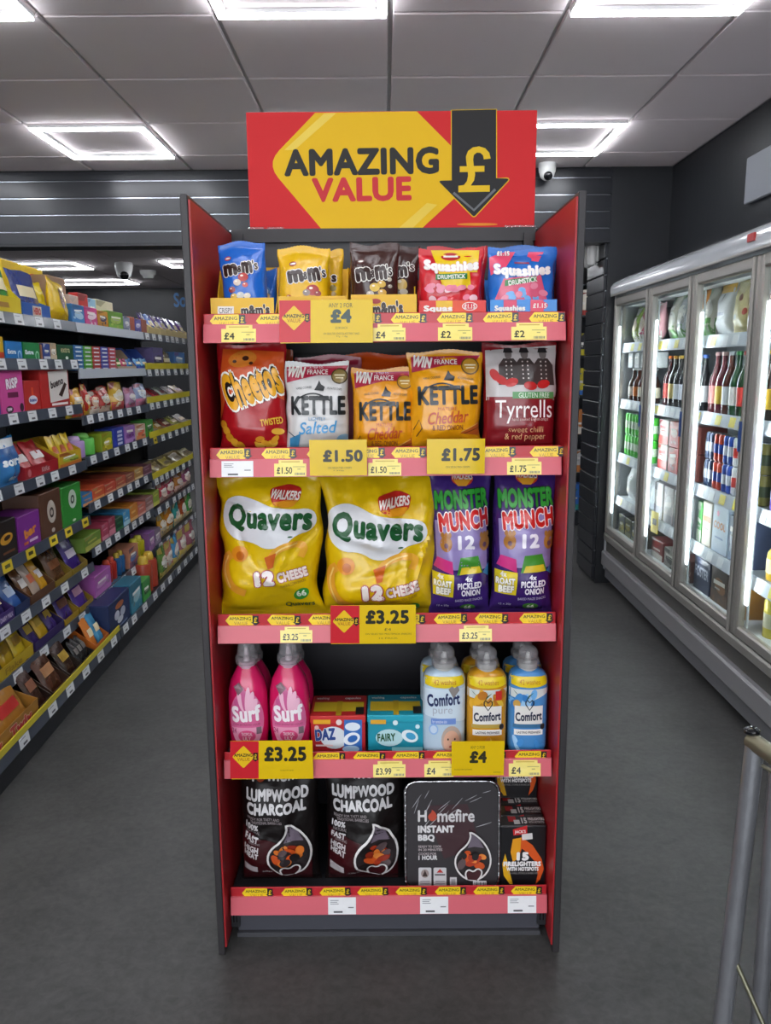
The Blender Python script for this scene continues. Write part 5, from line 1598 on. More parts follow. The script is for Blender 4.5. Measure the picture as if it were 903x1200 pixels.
for i, (p0, p1, c, lk) in enumerate(((174, 181, '#3c2a6a', 'deep violet pouch first in the leaning row'), (181, 188, '#5f78b8', 'steel blue pouch second in the leaning row'), (188, 195, '#5a3f80', 'plum pouch third in the leaning row'), (195, 202, '#6a5aa0', 'lavender pouch fourth in the leaning row'), (202, 209, '#4a3a78', 'dark plum pouch fifth in the leaning row'), (209, 216, '#584a90', 'blue violet pouch sixth in the leaning row'), (216, 223, '#6a4a88', 'mauve pouch seventh in the leaning row'))):
    Ltray(2, 0, p0, p1, .05, .11, '#c9b47c', 'small cream tray number %s from the near end' % ['one', 'two', 'three', 'four', 'five', 'six', 'seven'][i], 1, [c], lk, dp=.2, ph=.15, tilt=.4)
# --- second shelf
Lbox(0, 1, -12, 6, .09, '#d8b010', 'yellow gum box at the near end', A('#c23a1c'), dp=.14)
Lbox(0, 1, 8, 27.5, .075, '#1f74b8', 'bright blue chewing gum box', lambda P: (P.text('Extra', 8, 42, 58, 66, '#e8eef4', .05), P.ell(80, 72, 12, 26, '#a9c8e4'), P.ell(80, 74, 8, 20, '#2a7abc')), dp=.14)
Lbox(0, 1, 28.5, 48, .075, '#127a3c', 'emerald green chewing gum box', lambda P: (P.text('Extra', 8, 42, 58, 66, '#e8eef4', .05), P.ell(80, 72, 12, 26, '#a9d8b4'), P.ell(80, 74, 8, 20, '#1a8a44')), dp=.14)
Lbox(0, 1, 48.5, 51, .07, '#8a5a40', 'thin brown carton edge between gum boxes', None, dp=.14)
Lbox(0, 1, 51.5, 60, .075, '#27408a', 'navy gum box with white marks', A('#c8ccd8'), dp=.14)
Lbox(0, 1, 60, 67.5, .08, '#b59a78', 'beige gum box with white leaf', A('#cdb898', '#e4dccc'), dp=.14)
Lbox(0, 1, 68, 87, .075, '#15502c', 'dark green chewing gum box', lambda P: (P.text('extra', 20, 18, 76, 48, '#c8b88a', .02), P.ell(55, 80, 9, 10, '#d8e0d8')), dp=.14)
z, d, ya, yb = place(1, 1, 88, 137)
gw = (yb - ya) / 5
for i, (c, nm) in enumerate((('#2f6aa8', 'blue'), ('#4a9a2c', 'lime green'), ('#b53a34', 'red'), ('#3f4a9c', 'indigo'), ('#b8424c', 'rose red'))):
    for j in range(6):
        x, y, zz = rloc(d, ya + gw * (i + .5), z + j * .0205)
        q = thing('gum_pack', lab('%s chewing gum pack in its stack' % nm, 1, 1), 'gum pack', (x, y, zz), (0, 0, RY + math.pi / 2), '%s gum packs stacked on the second shelf' % nm)
        link_mesh('pack', cb(gw - .004, .1, .02, c, .002), q)
        k2 = ('gl', i)
        if k2 not in _cm: _cm[k2] = MB().box(-gw * .3, gw * .3, -.0006, 0, .006, .013, card('#d4d8dc')).mesh('logo')
        link_mesh('logo', _cm[k2], q)
Ltray(1, 1, 138.5, 160, .02, .12, '#a8937a', 'grey brown tray of small gum pots', 3, ['#4a9a48', '#b84a6a', '#3f7ab8'], ['green gum pouch', 'pink gum pouch', 'sky blue gum pouch'], dp=.16, ph=.06, tilt=.2)
Ltray(1, 1, 161, 177, .02, .13, '#2a4a9c', 'royal blue tray of gum pouches', 2, ['#4a8ac0', '#5a9ac4'], 'pale blue gum pouch', dp=.16, ph=.065, tilt=.2)
Lbox(2, 1, 180, 192, .15, '#5a4f7c', 'mauve carton with dark swirl', A('#6a608c', '#2a2448'), dp=.12)
Ltray(2, 1, 193, 204, .03, .13, '#a4b83a', 'yellow green edged tray', 1, ['#6a5a2c'], 'olive brown pack', dp=.14, ph=.12, tilt=.1)
Lbox(2, 1, 205, 217, .13, '#3f6aa0', 'slate blue carton with violet corner', A('#7a5aa0', '#8fb0d0'), dp=.12)
# --- third shelf
Lbox(0, 2, -20, 2, .16, '#3a2a80', 'violet chocolate box at the near end', A('#4a3a90'), dp=.14)
Lbox(0, 2, 3, 30, .175, '#cc4a94', 'bright pink wafer box with white lettering', lambda P: (P.text('RISP', 24, 18, 76, 42, '#f0e6ec', .06, rot=4, outline='#5a1a3a', ow=.03), P.rect(28, 50, 74, 62, '#6a1a44'), P.ell(32, 88, 16, 8, '#3a2030'), P.text('new', 22, 84, 42, 92, '#f0e6ec', .03), P.ell(86, 86, 9, 10, '#3a2030')), dp=.14)
Lbox(0, 2, 30.5, 49, .13, '#b02620', 'red wafer box with blue badge', lambda P: (P.ell(50, 62, 28, 14, '#dfe4ee'), P.text('bueno', 28, 56, 72, 68, '#1f3f8a', .05), P.rect(42, 22, 56, 48, '#d8502a')), dp=.12)
Lbox(0, 2, 30.5, 50, .19, '#8a6a60', 'dull brown carton behind the red wafer box', None, dp=.04, back=.14)
Lbox(0, 2, 50, 83, .175, '#b8221e', 'white and red chocolate wafer box', lambda P: (P.poly([(26, 6), (96, 2), (96, 78), (28, 84)], '#dcd6d0'), P.text('bueno', 32, 24, 78, 44, '#2a1c1a', .05, rot=8), P.poly([(58, 66), (82, 34), (90, 40), (70, 72)], '#3a2018'), P.poly([(26, 84), (96, 78), (98, 98), (24, 98)], '#a81c1c'), P.rect(32, 86, 90, 92, '#e8e0d8')), dp=.14)
for i, (p0, p1, c, lk) in enumerate(((84, 91, '#d8b414', 'yellow sweet bag beside the red wafer box'), (91, 104, '#dca02a', 'orange cartoned sweet bag'), (105, 111, '#b82a20', 'narrow red sweet bag'), (111, 122, '#b5302a', 'scarlet patterned sweet bag'), (122, 135, '#a83028', 'brick red patterned sweet bag'), (136, 151, '#d0a83c', 'straw yellow sweet bag'), (153, 164, '#b890b0', 'lilac and white sweet bag'), (164, 176, '#9aa8c8', 'pale blue sweet bag over pink tray'))):
    Lbag(1, 2, p0, p1, .12 + .02 * (i % 3), c, lk, T=.05, art=A(['#e0c42c', '#c8402c', '#e0b02a', '#e0d0c0', '#d8b8a0', '#c84a4a', '#e07a9c', '#e08aa8'][i], ['#c8402c', '#f0d8a0', '#e8d0b0', '#e8c0a0', '#d8c8b0', '#e8dcb8', '#e8e0e8', '#e0e8f0'][i]), tilt=.08)
for i in range(5):
    Ltray(2, 2, 180 + 9 * i, 188.5 + 9 * i, .03, .05, '#b0a48c', 'pale tray of wrapped bars, %s from the near end' % ['first', 'second', 'third', 'fourth', 'fifth'][i], 1, ['#c8c4bc', '#a83a40', '#b8c0b4', '#c0b8b8', '#b89a70'][i:i + 1], ['silver', 'crimson', 'pale green', 'pearl', 'tan'][i] + ' wrapped bar', dp=.2, ph=.14, tilt=.9, cols2=['#7a3a40'])
# --- fourth shelf
Lbag(0, 3, -16, 8, .15, '#d88a1c', 'orange sweet bag at the near end', T=.06, art=A('#c83a20', '#e8c02a'))
Lbag(0, 3, 7, 30, .19, '#2f7ab8', 'blue and white sour sweets bag', T=.06, art=lambda P: (P.rect(3, 3, 97, 22, '#d4d8da'), P.poly([(4, 22), (96, 20), (96, 46), (4, 50)], '#1f5a9c'), P.text('sours', 12, 46, 90, 60, '#e8f0f4', .06), P.text('fizzy', 30, 82, 78, 92, '#d8e8f0', .03)), tilt=.05)
Ltray(0, 3, 30, 69, .055, .12, '#a01822', 'dark red tray of chocolate wafer bars', 2, ['#b81c26', '#b01a24'], 'red chocolate wafer bar pack', dp=.2, ph=.16, art=lambda P: (P.text('KitKat', 48, 30, 72, 70, '#d8a0a0', .04), P.ell(12, 50, 5, 30, '#c86a70')), tilt=.55, cols2=['#e8dcdc'])
Ltray(0, 3, 70, 96, .07, .13, '#c9a41e', 'golden yellow tray of sour sweets', 3, ['#d8b820'], 'yellow sour sweets pack', dp=.2, ph=.15, art=A('#c8702a', '#a8b83a'), tilt=.3, cols2=['#c86030'])
Ltubes(1, 3, 97, 107, 1, .11, '#a88ac0', '#c8b0d8', 'lilac sweets bottle in pink tray')
Ltubes(1, 3, 107, 119, 1, .115, '#5ab84a', '#8ad86a', 'bright green sweets bottle')
Lbox(1, 3, 120, 132.5, .1, '#8a9a1c', 'olive yellow sweets box', A('#b0a01c', '#d8c83a'), dp=.1)
Lbox(1, 3, 133, 146, .11, '#2a3a9c', 'deep blue sweets box with white stripes', lambda P: [P.rect(40, 16 + 20 * i_, 84, 28 + 20 * i_, '#c8cce0') for i_ in range(4)], dp=.1)
Lbox(1, 3, 147, 159, .105, '#9a6ab0', 'lilac sweets box with plum picture', A('#b48ac4', '#7a3a8c'), dp=.1)
Lbox(1, 3, 160, 171, .095, '#d0b49c', 'cream sweets box with orange dots', A('#d88a5a', '#d8603a'), dp=.1)
Lbox(1, 3, 172, 180, .11, '#3f8a34', 'leaf green sweets box', A('#5aa040', '#2a5a24'), dp=.1)
for i in range(5):
    Ltray(2, 3, 183 + 9 * i, 191.5 + 9 * i, .03, .05, '#9c917c', 'beige tray of foil bars, %s from the near end' % ['first', 'second', 'third', 'fourth', 'fifth'][i], 1, ['#a8a49c', '#b08a40', '#8a4a40', '#9a9a4a', '#a09a94'][i:i + 1], ['grey', 'gold', 'maroon', 'olive', 'ash'][i] + ' foil bar', dp=.2, ph=.13, tilt=.9, cols2=['#d8c8a8'])
# --- fifth shelf
Lbox(0, 4, -24, 22, .155, '#221a18', 'black chocolate box with golden lettering', lambda P: (P.ell(72, 46, 17, 14, '#c8902a', rot=20), P.ell(74, 44, 9, 6, '#3a2412', rot=20), P.ell(26, 54, 14, 13, '#c87a1c', rot=20), P.ell(26, 54, 6, 6, '#3a2412'), P.rect(60, 78, 92, 84, '#7a4a2a')), dp=.16)
Lbox(0, 4, 23.5, 49, .145, '#7c2a8c', 'purple chocolate box with amber lettering', lambda P: (P.text('bar', 24, 38, 80, 66, '#d8862a', .07, rot=8), P.rect(20, 78, 40, 86, '#c86a2a'), P.rect(46, 76, 84, 84, '#e0c8dc')), dp=.14)
Lbox(0, 4, 49.5, 74, .2, '#5c3a28', 'chocolate brown box with white oval', lambda P: (P.ell(52, 46, 20, 26, '#c4b8ac', rot=10), P.text('O', 42, 36, 62, 60, '#3a2a22', .05, rot=10), P.ell(54, 88, 8, 5, '#c8bcb0')), dp=.16)
Lbox(0, 4, 74.5, 97, .19, '#2f8a30', 'fresh green box with white oval', lambda P: (P.ell(54, 36, 20, 24, '#c8d4c4', rot=10), P.text('O', 44, 26, 64, 48, '#20301c', .05, rot=10), P.ell(56, 90, 9, 3, '#c8dcc0')), dp=.16)
Lbox(0, 4, -20, 50, .2, '#6a4a3a', 'long brown carton behind the black and purple boxes', None, dp=.1, back=.18)
for i, (p0, p1, c, c2, lk) in enumerate(((97, 109, '#2f7ab0', '#d8925a', 'azure bar carton'), (109, 123, '#c8502a', '#e0a060', 'orange bar carton'), (123, 136, '#b8402c', '#d8a07a', 'vermilion bar carton'), (136, 148, '#a84a34', '#c89a70', 'rust bar carton'), (148, 158, '#8a4a3c', '#c8a080', 'reddish brown bar carton'), (158, 168, '#a87a3a', '#d8c090', 'ochre bar carton'), (168, 178, '#6a3a48', '#a88090', 'wine bar carton'))):
    Lbox(1, 4, p0, p1, .06 + .008 * (i % 2), c, lk, A(c2, None, None, c2), dp=.32)
for i in range(4):
    Ltray(2, 4, 188 + 11 * i, 198 + 11 * i, .03, .05, '#a89a70', 'straw tray of twisted sweets, %s from the near end' % ['first', 'second', 'third', 'fourth'][i], 1, ['#9a8a5a', '#a8984a', '#b8b0a0', '#98906a'][i:i + 1], ['khaki', 'mustard', 'ivory', 'sage'][i] + ' twist-wrapped bag', dp=.2, ph=.1, tilt=.8, cols2=['#6a5a3a'])
# --- sixth shelf
Ltray(0, 5, -40, -2, .05, .1, '#33205c', 'dark violet tray of chocolate bars at near end', 2, ['#8a6a1c', '#3a2460'], 'violet and gold chocolate bar', dp=.22, ph=.15, tilt=.6)
Ltray(0, 5, -1, 18, .05, .12, '#3a2468', 'violet tray of gold-edged chocolate bars', 2, ['#8a6418', '#2f1e58'], 'gold edged violet chocolate bar', dp=.22, ph=.15, tilt=.5, art=lambda P: P.text('DAIRY MILK', 10, 30, 90, 70, '#c8bcd8', .03))
Ltray(0, 5, 19, 36, .04, .12, '#20305a', 'navy tray of blue chocolate bars', 1, ['#2f5aa0'], 'blue chocolate bar with pale logo', dp=.22, ph=.16, tilt=.5, cols2=['#a8bcd8'])
Ltray(0, 5, 37, 65, .04, .13, '#5a3a24', 'brown tray of mixed chocolate bars', 3, ['#6a4426', '#b5a090', '#c8921c'], ['brown chocolate bar', 'grey and orange chocolate bar', 'amber chocolate bar'], dp=.22, ph=.16, tilt=.5, cols2=['#d8d0c8', '#c85a2a'])
Ltray(0, 5, 66, 85, .03, .13, '#8a7020', 'gold edged tray of brown chocolate bars', 1, ['#5a3a22'], 'wide brown chocolate bar', dp=.22, ph=.16, tilt=.4, cols2=['#7a4a28'])
Ltray(0, 5, 86, 103, .03, .13, '#8a7428', 'gold edged tray of purple chocolate bars', 1, ['#3c2478'], 'wide purple chocolate bar with white logo', dp=.22, ph=.16, tilt=.4, cols2=['#c8bcd0'])
for i, (p0, p1, c, c2, lk) in enumerate(((100, 119, '#6a8a30', '#b8b858', 'moss green bar carton'), (120, 128, '#a83a54', '#d88a9a', 'raspberry bar carton'), (128, 136, '#8a2a40', '#c87a8a', 'cherry red bar carton'), (136, 145, '#174a30', '#3a7a50', 'bottle green bar carton'), (145, 153, '#3a8ab8', '#a8d0e0', 'sky blue bar carton'), (153, 162, '#c87a24', '#e8b878', 'tangerine bar carton'), (162, 171, '#c86a5a', '#e8b0a0', 'salmon bar carton'), (171, 180, '#9a6a64', '#c8a8a4', 'dusty pink bar carton'), (180, 187, '#8aa03a', '#c8c858', 'pear green bar carton'))):
    Lbox(1, 5, p0, p1, .075 + .012 * (i % 3), c, lk, A(c2, None, None, c2), dp=.26)
for i, (p0, p1, c, lk) in enumerate(((190, 199, '#b84a54', 'coral sweet bag'), (199, 208, '#a8485a', 'rose sweet bag'), (209, 218, '#b87a3a', 'apricot sweet bag'), (218, 227, '#9a5a78', 'mulberry sweet bag'))):
    Lbag(2, 5, p0, p1, .14, c, lk, T=.05, art=A('#d8b0a0', '#e8d0c0'), tilt=.06)
# --- seventh shelf
Ltray(0, 6, -60, 40, .05, .13, '#b89a1c', 'long yellow tray of flaky chocolate bars', 6, ['#b8981c', '#a88818', '#c0a420'], 'yellow wrapped flaky chocolate bar', dp=.22, ph=.16, tilt=.35, cols2=['#8a6a18'], art=lambda P: P.text('Flake', 62, 25, 84, 75, '#8a6a14', .02))
Ltray(0, 6, 42, 76, .04, .12, '#2f2058', 'violet tray with gold dividers and chocolate bars', 3, ['#33225c', '#b8921c', '#3c2868'], ['dark violet chocolate bar', 'golden yellow chocolate bar', 'grape chocolate bar'], dp=.22, ph=.16, tilt=.5, cols2=['#a88a30'])
Ltray(0, 6, 77, 93, .03, .12, '#a8861c', 'golden tray of violet chocolate bars', 1, ['#3f2874'], 'violet chocolate bar with brown picture', dp=.22, ph=.16, tilt=.4, cols2=['#6a4030'])
Ltray(0, 6, 94, 110, .03, .12, '#94781c', 'mustard tray of purple chocolate bars', 1, ['#4a2c80'], 'purple chocolate bar with pink picture', dp=.22, ph=.16, tilt=.4, cols2=['#b88aa0'])
Lbox(1, 6, 112, 131, .115, '#a85aa8', 'bright lilac sweets carton', A('#b870b4', '#c890c4'), dp=.16)
Ltubes(1, 6, 132, 142, 2, .13, '#b0261c', '#c84a30', 'red liquid sweet tube')
Ltubes(1, 6, 143, 151, 2, .13, '#1f5a90', '#c8a83a', 'blue liquid sweet tube')
Lbox(1, 6, 152, 163, .12, '#b87a60', 'terracotta toy sweets box with blue star', A('#8a5a70', '#4a6aa8'), dp=.12)
Ltubes(1, 6, 164, 174, 2, .13, '#b8b01c', '#d8d048', 'yellow liquid sweet tube')
Lbox(1, 6, 175, 182, .12, '#8a5a9a', 'orchid toy sweets box', A('#a87ab0', '#d8b0d0'), dp=.12)
Lbox(1, 6, 182, 189, .11, '#7a6a80', 'heather grey sweets box', A('#9a8aa0', '#c8bcc8'), dp=.12)
for i, (p0, p1, c, lk) in enumerate(((191, 199, '#c8902a', 'honey sweets tube bag'), (199, 207, '#c07a24', 'toffee sweets tube bag'), (208, 215, '#3a9a94', 'teal sweets tube bag'), (215, 222, '#b0502a', 'copper sweets tube bag'), (222, 229, '#4a9a4a', 'grass green sweets tube bag'))):
    Lbag(2, 6, p0, p1, .17, c, lk, T=.045, tilt=.05, art=A('#e0c890', '#e8dcc8'))
# --- base deck
Ltray(0, 7, -80, 46, .075, .13, '#9a6a24', 'golden bronze tray of caramel biscuit bars', 3, ['#a8742c', '#b07c30', '#a06c28'], 'golden caramel biscuit bar pack', dp=.26, ph=.18, tilt=.5, cols2=['#b8302c'], art=lambda P: (P.text('Twix', 36, 15, 60, 85, '#b8323a', .06, outline='#e0c8b8', ow=.03), P.text('Twix', 68, 15, 92, 85, '#b8323a', .06, outline='#e0c8b8', ow=.03)))
Ltray(0, 7, 47, 62, .03, .13, '#2a1812', 'dark brown tray of coconut bars', 1, ['#3a2018'], 'dark brown coconut bar pack', dp=.26, ph=.18, tilt=.5, cols2=['#8a5a44'])
Ltray(0, 7, 63, 82, .03, .14, '#3a2418', 'gold rimmed dark tray of nut bars', 1, ['#4a2a1a'], 'dark brown nut bar pack with tan picture', dp=.26, ph=.18, tilt=.5, cols2=['#a87a54'])
Ltray(0, 7, 83, 97, .03, .14, '#2a2018', 'near black tray of chocolate bars', 1, ['#352018'], 'near black chocolate bar pack', dp=.26, ph=.17, tilt=.5, cols2=['#a88a3a'])
Ltray(0, 7, 98, 111, .03, .1, '#1d1a1a', 'black tray of small black sweet pots', 3, ['#1f1c1c'], 'small black sweet pouch', dp=.26, ph=.12, tilt=.5, cols2=['#6a6460'])
Ltray(1, 7, 113, 128, .04, .14, '#b8601c', 'orange edged tray of snack bars', 2, ['#c8742a', '#3f88b0'], ['orange snack bar pack', 'blue snack bar pack'], dp=.24, ph=.16, tilt=.4)
Lbox(1, 7, 129, 153, .17, '#1c2c58', 'large navy toy sweets bag with white shapes', lambda P: (P.ell(50, 26, 20, 10, '#b86a3a'), P.ell(36, 52, 12, 14, '#c0c4d0'), P.ell(64, 54, 12, 14, '#b4b8c8'), P.ell(50, 72, 14, 10, '#c8ccd4'), P.rect(16, 88, 84, 94, '#6a7a9a')), dp=.12)
Lbox(1, 7, 154, 167, .17, '#2a6a80', 'teal sweets carton with pale lid', A('#3f88a0', '#9ac0c8'), dp=.18)
Lbox(1, 7, 168, 177, .12, '#2f8a3a', 'vivid green sweets carton', A('#4aa84a', '#1f5a24'), dp=.18)
Ltubes(1, 7, 178, 190, 2, .22, '#a8402c', '#c8a838', 'brick red giant sweet tube')
for i, (p0, p1, c, lk) in enumerate(((192, 200, '#5a7a3a', 'fern green tall sweet tube bag'), (200, 207, '#b87a6a', 'shell pink tall sweet tube bag'), (207, 214, '#4a88b0', 'cornflower blue tall sweet tube bag'), (214, 223, '#a86a7a', 'dusky rose tall sweet tube bag'), (223, 232, '#9a5a6a', 'burgundy pink tall sweet tube bag'))):
    Lbag(2, 7, p0, p1, .2, c, lk, T=.05, tilt=.05, art=A('#d8c060', '#e0d0c0'))

# ================================================================== GLASS-DOOR FRIDGE on the right
CY = .015
FX = lambda y: 1.478 + CY * (y - 5.2)
FY1, FZ0, FZ1 = 5.2, .36, 1.88
DIVS = [5.2, 4.47, 3.82, 3.145, 2.48, 1.82]
GREYM = mat('#a5a29c', rough=.32, metal=.55, bump=.02, scale=40)
LGREY = mat('#7f7e80', rough=.3, coat=.3)
MGREY = mat('#66666a', rough=.35, coat=.15)
DGREY = mat('#2c2d2f', rough=.5)
INNER = mat('#c6ccd0', rough=.5)
fr = thing('display_fridge', 'long upright fridge with glass doors along the right wall', 'fridge', (FX(5.2), 5.2, 0), (0, 0, -CY))
L = 5.2 - 1.82
def fp(pts, name, m, parent=None, y0=-L, y1=0, smooth=False):     # profile in local x, z extruded along the aisle
    return MB().prism(pts, y0, y1, m, 'xz').build(name, parent or fr, smooth)
fp([(.06, 0), (.8, 0), (.8, .08), (.06, .08)], 'floor_recess', DGREY)
fp([(.0, .055), (.06, .05), (.06, .13), (.012, .13), (.0, .12)], 'lower_step', MGREY)
fp([(-.028, .145), (-.02, .135), (.06, .125), (.06, .235), (-.02, .235), (-.028, .225)], 'bumper', LGREY)
fp([(.002, .235), (.06, .235), (.06, .32), (.002, .32)], 'vent_band', mat('#4c4b47', rough=.4))
fp([(-.018, .318), (-.012, .312), (.06, .312), (.06, FZ0), (-.012, FZ0), (-.018, .35)], 'sill', GREYM)
arc = [(-.035, 1.885), (-.04, 1.93)] + [(.09 - .13 * math.cos(a), 1.93 + .075 * math.sin(a)) for a in [math.pi / 2 * i / 6 for i in range(1, 7)]]
can = fp(arc + [(.5, 2.005), (.5, 1.885)], 'canopy', mat('#b4b8bc', rough=.18, coat=.4), None, -L, .015, True)
MB().box(-.0405, -.036, -L, 0, 1.887, 1.897, GREYM).build('canopy_trim', can)
MB().box(-.046, -.038, 3.17 - 5.2 - .03, 3.17 - 5.2 + .03, 1.925, 1.955, mat('#a82a2a', rough=.3)).build('red_badge', can)
fp([(.04, FZ0), (.06, FZ0), (.06, FZ1), (.04, FZ1)], 'end_post', GREYM, None, -.02, .012)
MB().cbox(-.01, .8, 0, .02, .1, 1.95, mat('#9a9da1', rough=.4), .01).build('end_panel', fr)
MB().box(.72, .74, -L, 0, .1, 1.9, INNER).build('back_wall', fr)
MB().box(.03, .72, -L, 0, .36, .385, INNER).build('floor_deck', fr)
MB().box(.05, .72, -L, 0, 1.82, 1.88, INNER).build('inner_ceiling', fr)
MB().box(.03, .74, -L - .02, -L, .1, 1.9, INNER).build('near_end_panel', fr)
LEDM = mat('#eef6ff', rough=.4, emit=6.)
GL = GLASS()
FSH = [1.60, 1.25, .905, .625, .385]
for k, z in enumerate(FSH[:4]):
    s_ = MB().box(.06, .70, -L + .01, -.025, z - .02, z - .012, INNER).build('shelf', fr)
    MB().prism([(.04, z - .062), (.052, z - .062), (.062, z - .008), (.05, z - .004)], -L + .01, -.025, mat('#b5bcc6', rough=.3), 'xz').build('price_strip', s_)
    for j in range(26):
        y = -.1 - j * .125 - random.uniform(0, .05)
        if y < -L + .1: break
        c = random.choice(['#d4d8dc', '#d4d8dc', '#d8c83a'])
        MB().prism([(.0392, z - .055), (.0402, z - .055), (.0492, z - .012), (.0482, z - .012)], y - .03, y + .03, mat(c, rough=.4), 'xz').build('price_ticket', s_)
for i in range(5):
    a, b = DIVS[i + 1] - 5.2, DIVS[i] - 5.2
    d = MB()
    w = .038
    for y0, y1, z0, z1 in ((a + .004, a + w, FZ0 + .004, FZ1 - .004), (b - w, b - .004, FZ0 + .004, FZ1 - .004), (a + w, b - w, FZ0 + .004, FZ0 + .05), (a + w, b - w, FZ1 - .055, FZ1 - .004)):
        d.cbox(-.016, .022, y0, y1, z0, z1, GREYM, .007)
    dr = d.build('door', fr)
    dr['label'] = 'aluminium framed glass door'
    MB().box(.004, .008, a + w - .004, b - w + .004, FZ0 + .046, FZ1 - .051, GL).build('glass_pane', dr)
    MB().cbox(-.032, -.02, a + .012, a + .026, FZ0 + .01, FZ1 - .01, GREYM, .003).build('grip_profile', dr)
    MB().box(-.0345, -.033, a + .006, a + .034, 1.12, 1.24, mat('#2a4a86', rough=.4)).build('blue_notice', dr)
    for q, s_ in ((b - w - .006, 1), (a + w + .006, -1)):
        MB().box(.014, .022, q - .004, q + .004, .50, 1.70, LEDM).build('light_strip', fr)
        MB().box(.0225, .03, q - .006, q + .006, .39, 1.80, INNER).build('mullion', fr)
        ld = bpy.data.lights.new('fridge_strip_light', 'AREA')          # the strip's own light, thrown into the cabinet
        ld.shape, ld.size, ld.size_y, ld.energy, ld.color = 'RECTANGLE', .007, 1.2, 1.9, (.92, .97, 1.)
        lo = bpy.data.objects.new('fridge_strip_light', ld)
        COL.objects.link(lo)
        lo.parent = fr
        lo.location = (.019, q - s_ * .006, 1.1)
        lo.rotation_euler = Vector((.5, -s_ * .86, 0)).to_track_quat('-Z', 'Y').to_euler()

# ------------------------------------------------------------------ stock behind the glass
def floc(dx, y, z): return (FX(y) + dx, y - CY * dx, z)
NTH = ['top', 'second', 'third', 'fourth', 'lowest']
DOOR = ['furthest', 'second furthest', 'third', 'nearest']
RZ = -math.pi / 2 - CY
def fl(look, di, k): return '%s, %s fridge shelf, %s glass door' % (look, NTH[k], DOOR[di])
def Fbox(di, k, y, w, h, c, look, art=None, dp=.14, back=0., zo=0., name='drinks_pack', cat='drinks pack', grp=None):
    t = thing(name, fl(look, di, k), cat, floc(.065 + back, y, FSH[k] - .011 + zo), (0, 0, RZ), grp)
    link_mesh('carton', cb(w - .004, dp, h, c), t)
    if art: face(t, w, h, art)
    return t
def Fpouch(di, k, y, w, h, c, look, art=None, T=.07):
    t = thing('drink_pouch', fl(look, di, k), 'pouch', floc(.075 + T / 2, y, FSH[k] - .011), (-.06, 0, RZ))
    SEED[0] += 1
    B = Bag(w, h, T, SEED[0], wr=.004)
    B.body(film(c), nu=14, nv=20).build('film', t, True)
    if art:
        P = Print(B.surf, .025, lambda x_, q: ((x_ - 50) / 100 * w, (100 - q) / 100 * h), base=.0015)
        art(P)
        P.build(t)
    return t
_bm = {}
def Fbottle(di, k, y, r, h, c, lc, capc, look, grp=None, back=0.):
    t = thing('drink_bottle', fl(look, di, k), 'bottle', floc(.07 + r + back, y, FSH[k] - .011), (0, 0, RZ), grp)
    key = (round(r, 4), round(h, 4), c)
    if key not in _bm:
        _bm[key] = MB().lathe([(r * .88, 0), (r, .006), (r, h * .5), (r * .92, h * .58), (r * .55, h * .7), (r * .36, h * .8), (r * .33, h * .95)], mat(c, rough=.08, coat=.5), 16).mesh('glass_body', True)
    link_mesh('glass_body', _bm[key], t)
    k2 = ('l', key, lc)
    if k2 not in _bm:
        _bm[k2] = MB().lathe([(r * 1.01, h * .16), (r * 1.012, h * .17), (r * 1.012, h * .44), (r * 1.01, h * .45)], card(lc), 16).mesh('label', True)
    link_mesh('label', _bm[k2], t)
    k3 = ('c', key, capc)
    if k3 not in _bm:
        _bm[k3] = MB().lathe([(r * .4, h * .94), (r * .43, h * .95), (r * .43, h * .99), (r * .36, h)], plas(capc), 12).mesh('cap', True)
    link_mesh('cap', _bm[k3], t)
    return t
def Fcan(di, k, y, r, h, c, c2, look, grp, zo=0., back=0.):
    t = thing('drink_can', fl(look, di, k), 'can', floc(.07 + r + back, y, FSH[k] - .011 + zo), (0, 0, RZ), grp)
    key = ('can', round(r, 4), round(h, 4), c, c2)
    if key not in _bm:
        m1, m2, al = mat(c, rough=.25, metal=.2), mat(c2, rough=.25, metal=.2), mat('#b8babd', rough=.25, metal=1.)
        a_ = MB().lathe([(r * .8, 0), (r, .008), (r, h * .93), (r * .84, h * .985), (r * .8, h)], m1, 16).mesh('can_body', True)
        b_ = MB().lathe([(r * 1.008, h * .3), (r * 1.01, h * .31), (r * 1.01, h * .64), (r * 1.008, h * .65)], m2, 16).mesh('band', True)
        c_ = MB().lathe([(r * .8, h), (r * .82, h + .002), (r * .74, h + .003)], al, 16).mesh('lid', True)
        _bm[key] = (a_, b_, c_)
    for nm, me in zip(('can_body', 'band', 'lid'), _bm[key]): link_mesh(nm, me, t)
    return t
def can_block(di, k, y0, y1, n, r, h, c, c2, nm, rows=2):
    for j in range(rows):
        for i in range(n):
            Fcan(di, k, y0 + (y1 - y0) * (i + .5) / n, r, h, c, c2, '%s drinks can in a %s block' % (nm, 'double-decker' if rows > 1 else 'single'), '%s cans %s %s' % (nm, NTH[k], DOOR[di]), zo=j * (h + .004))
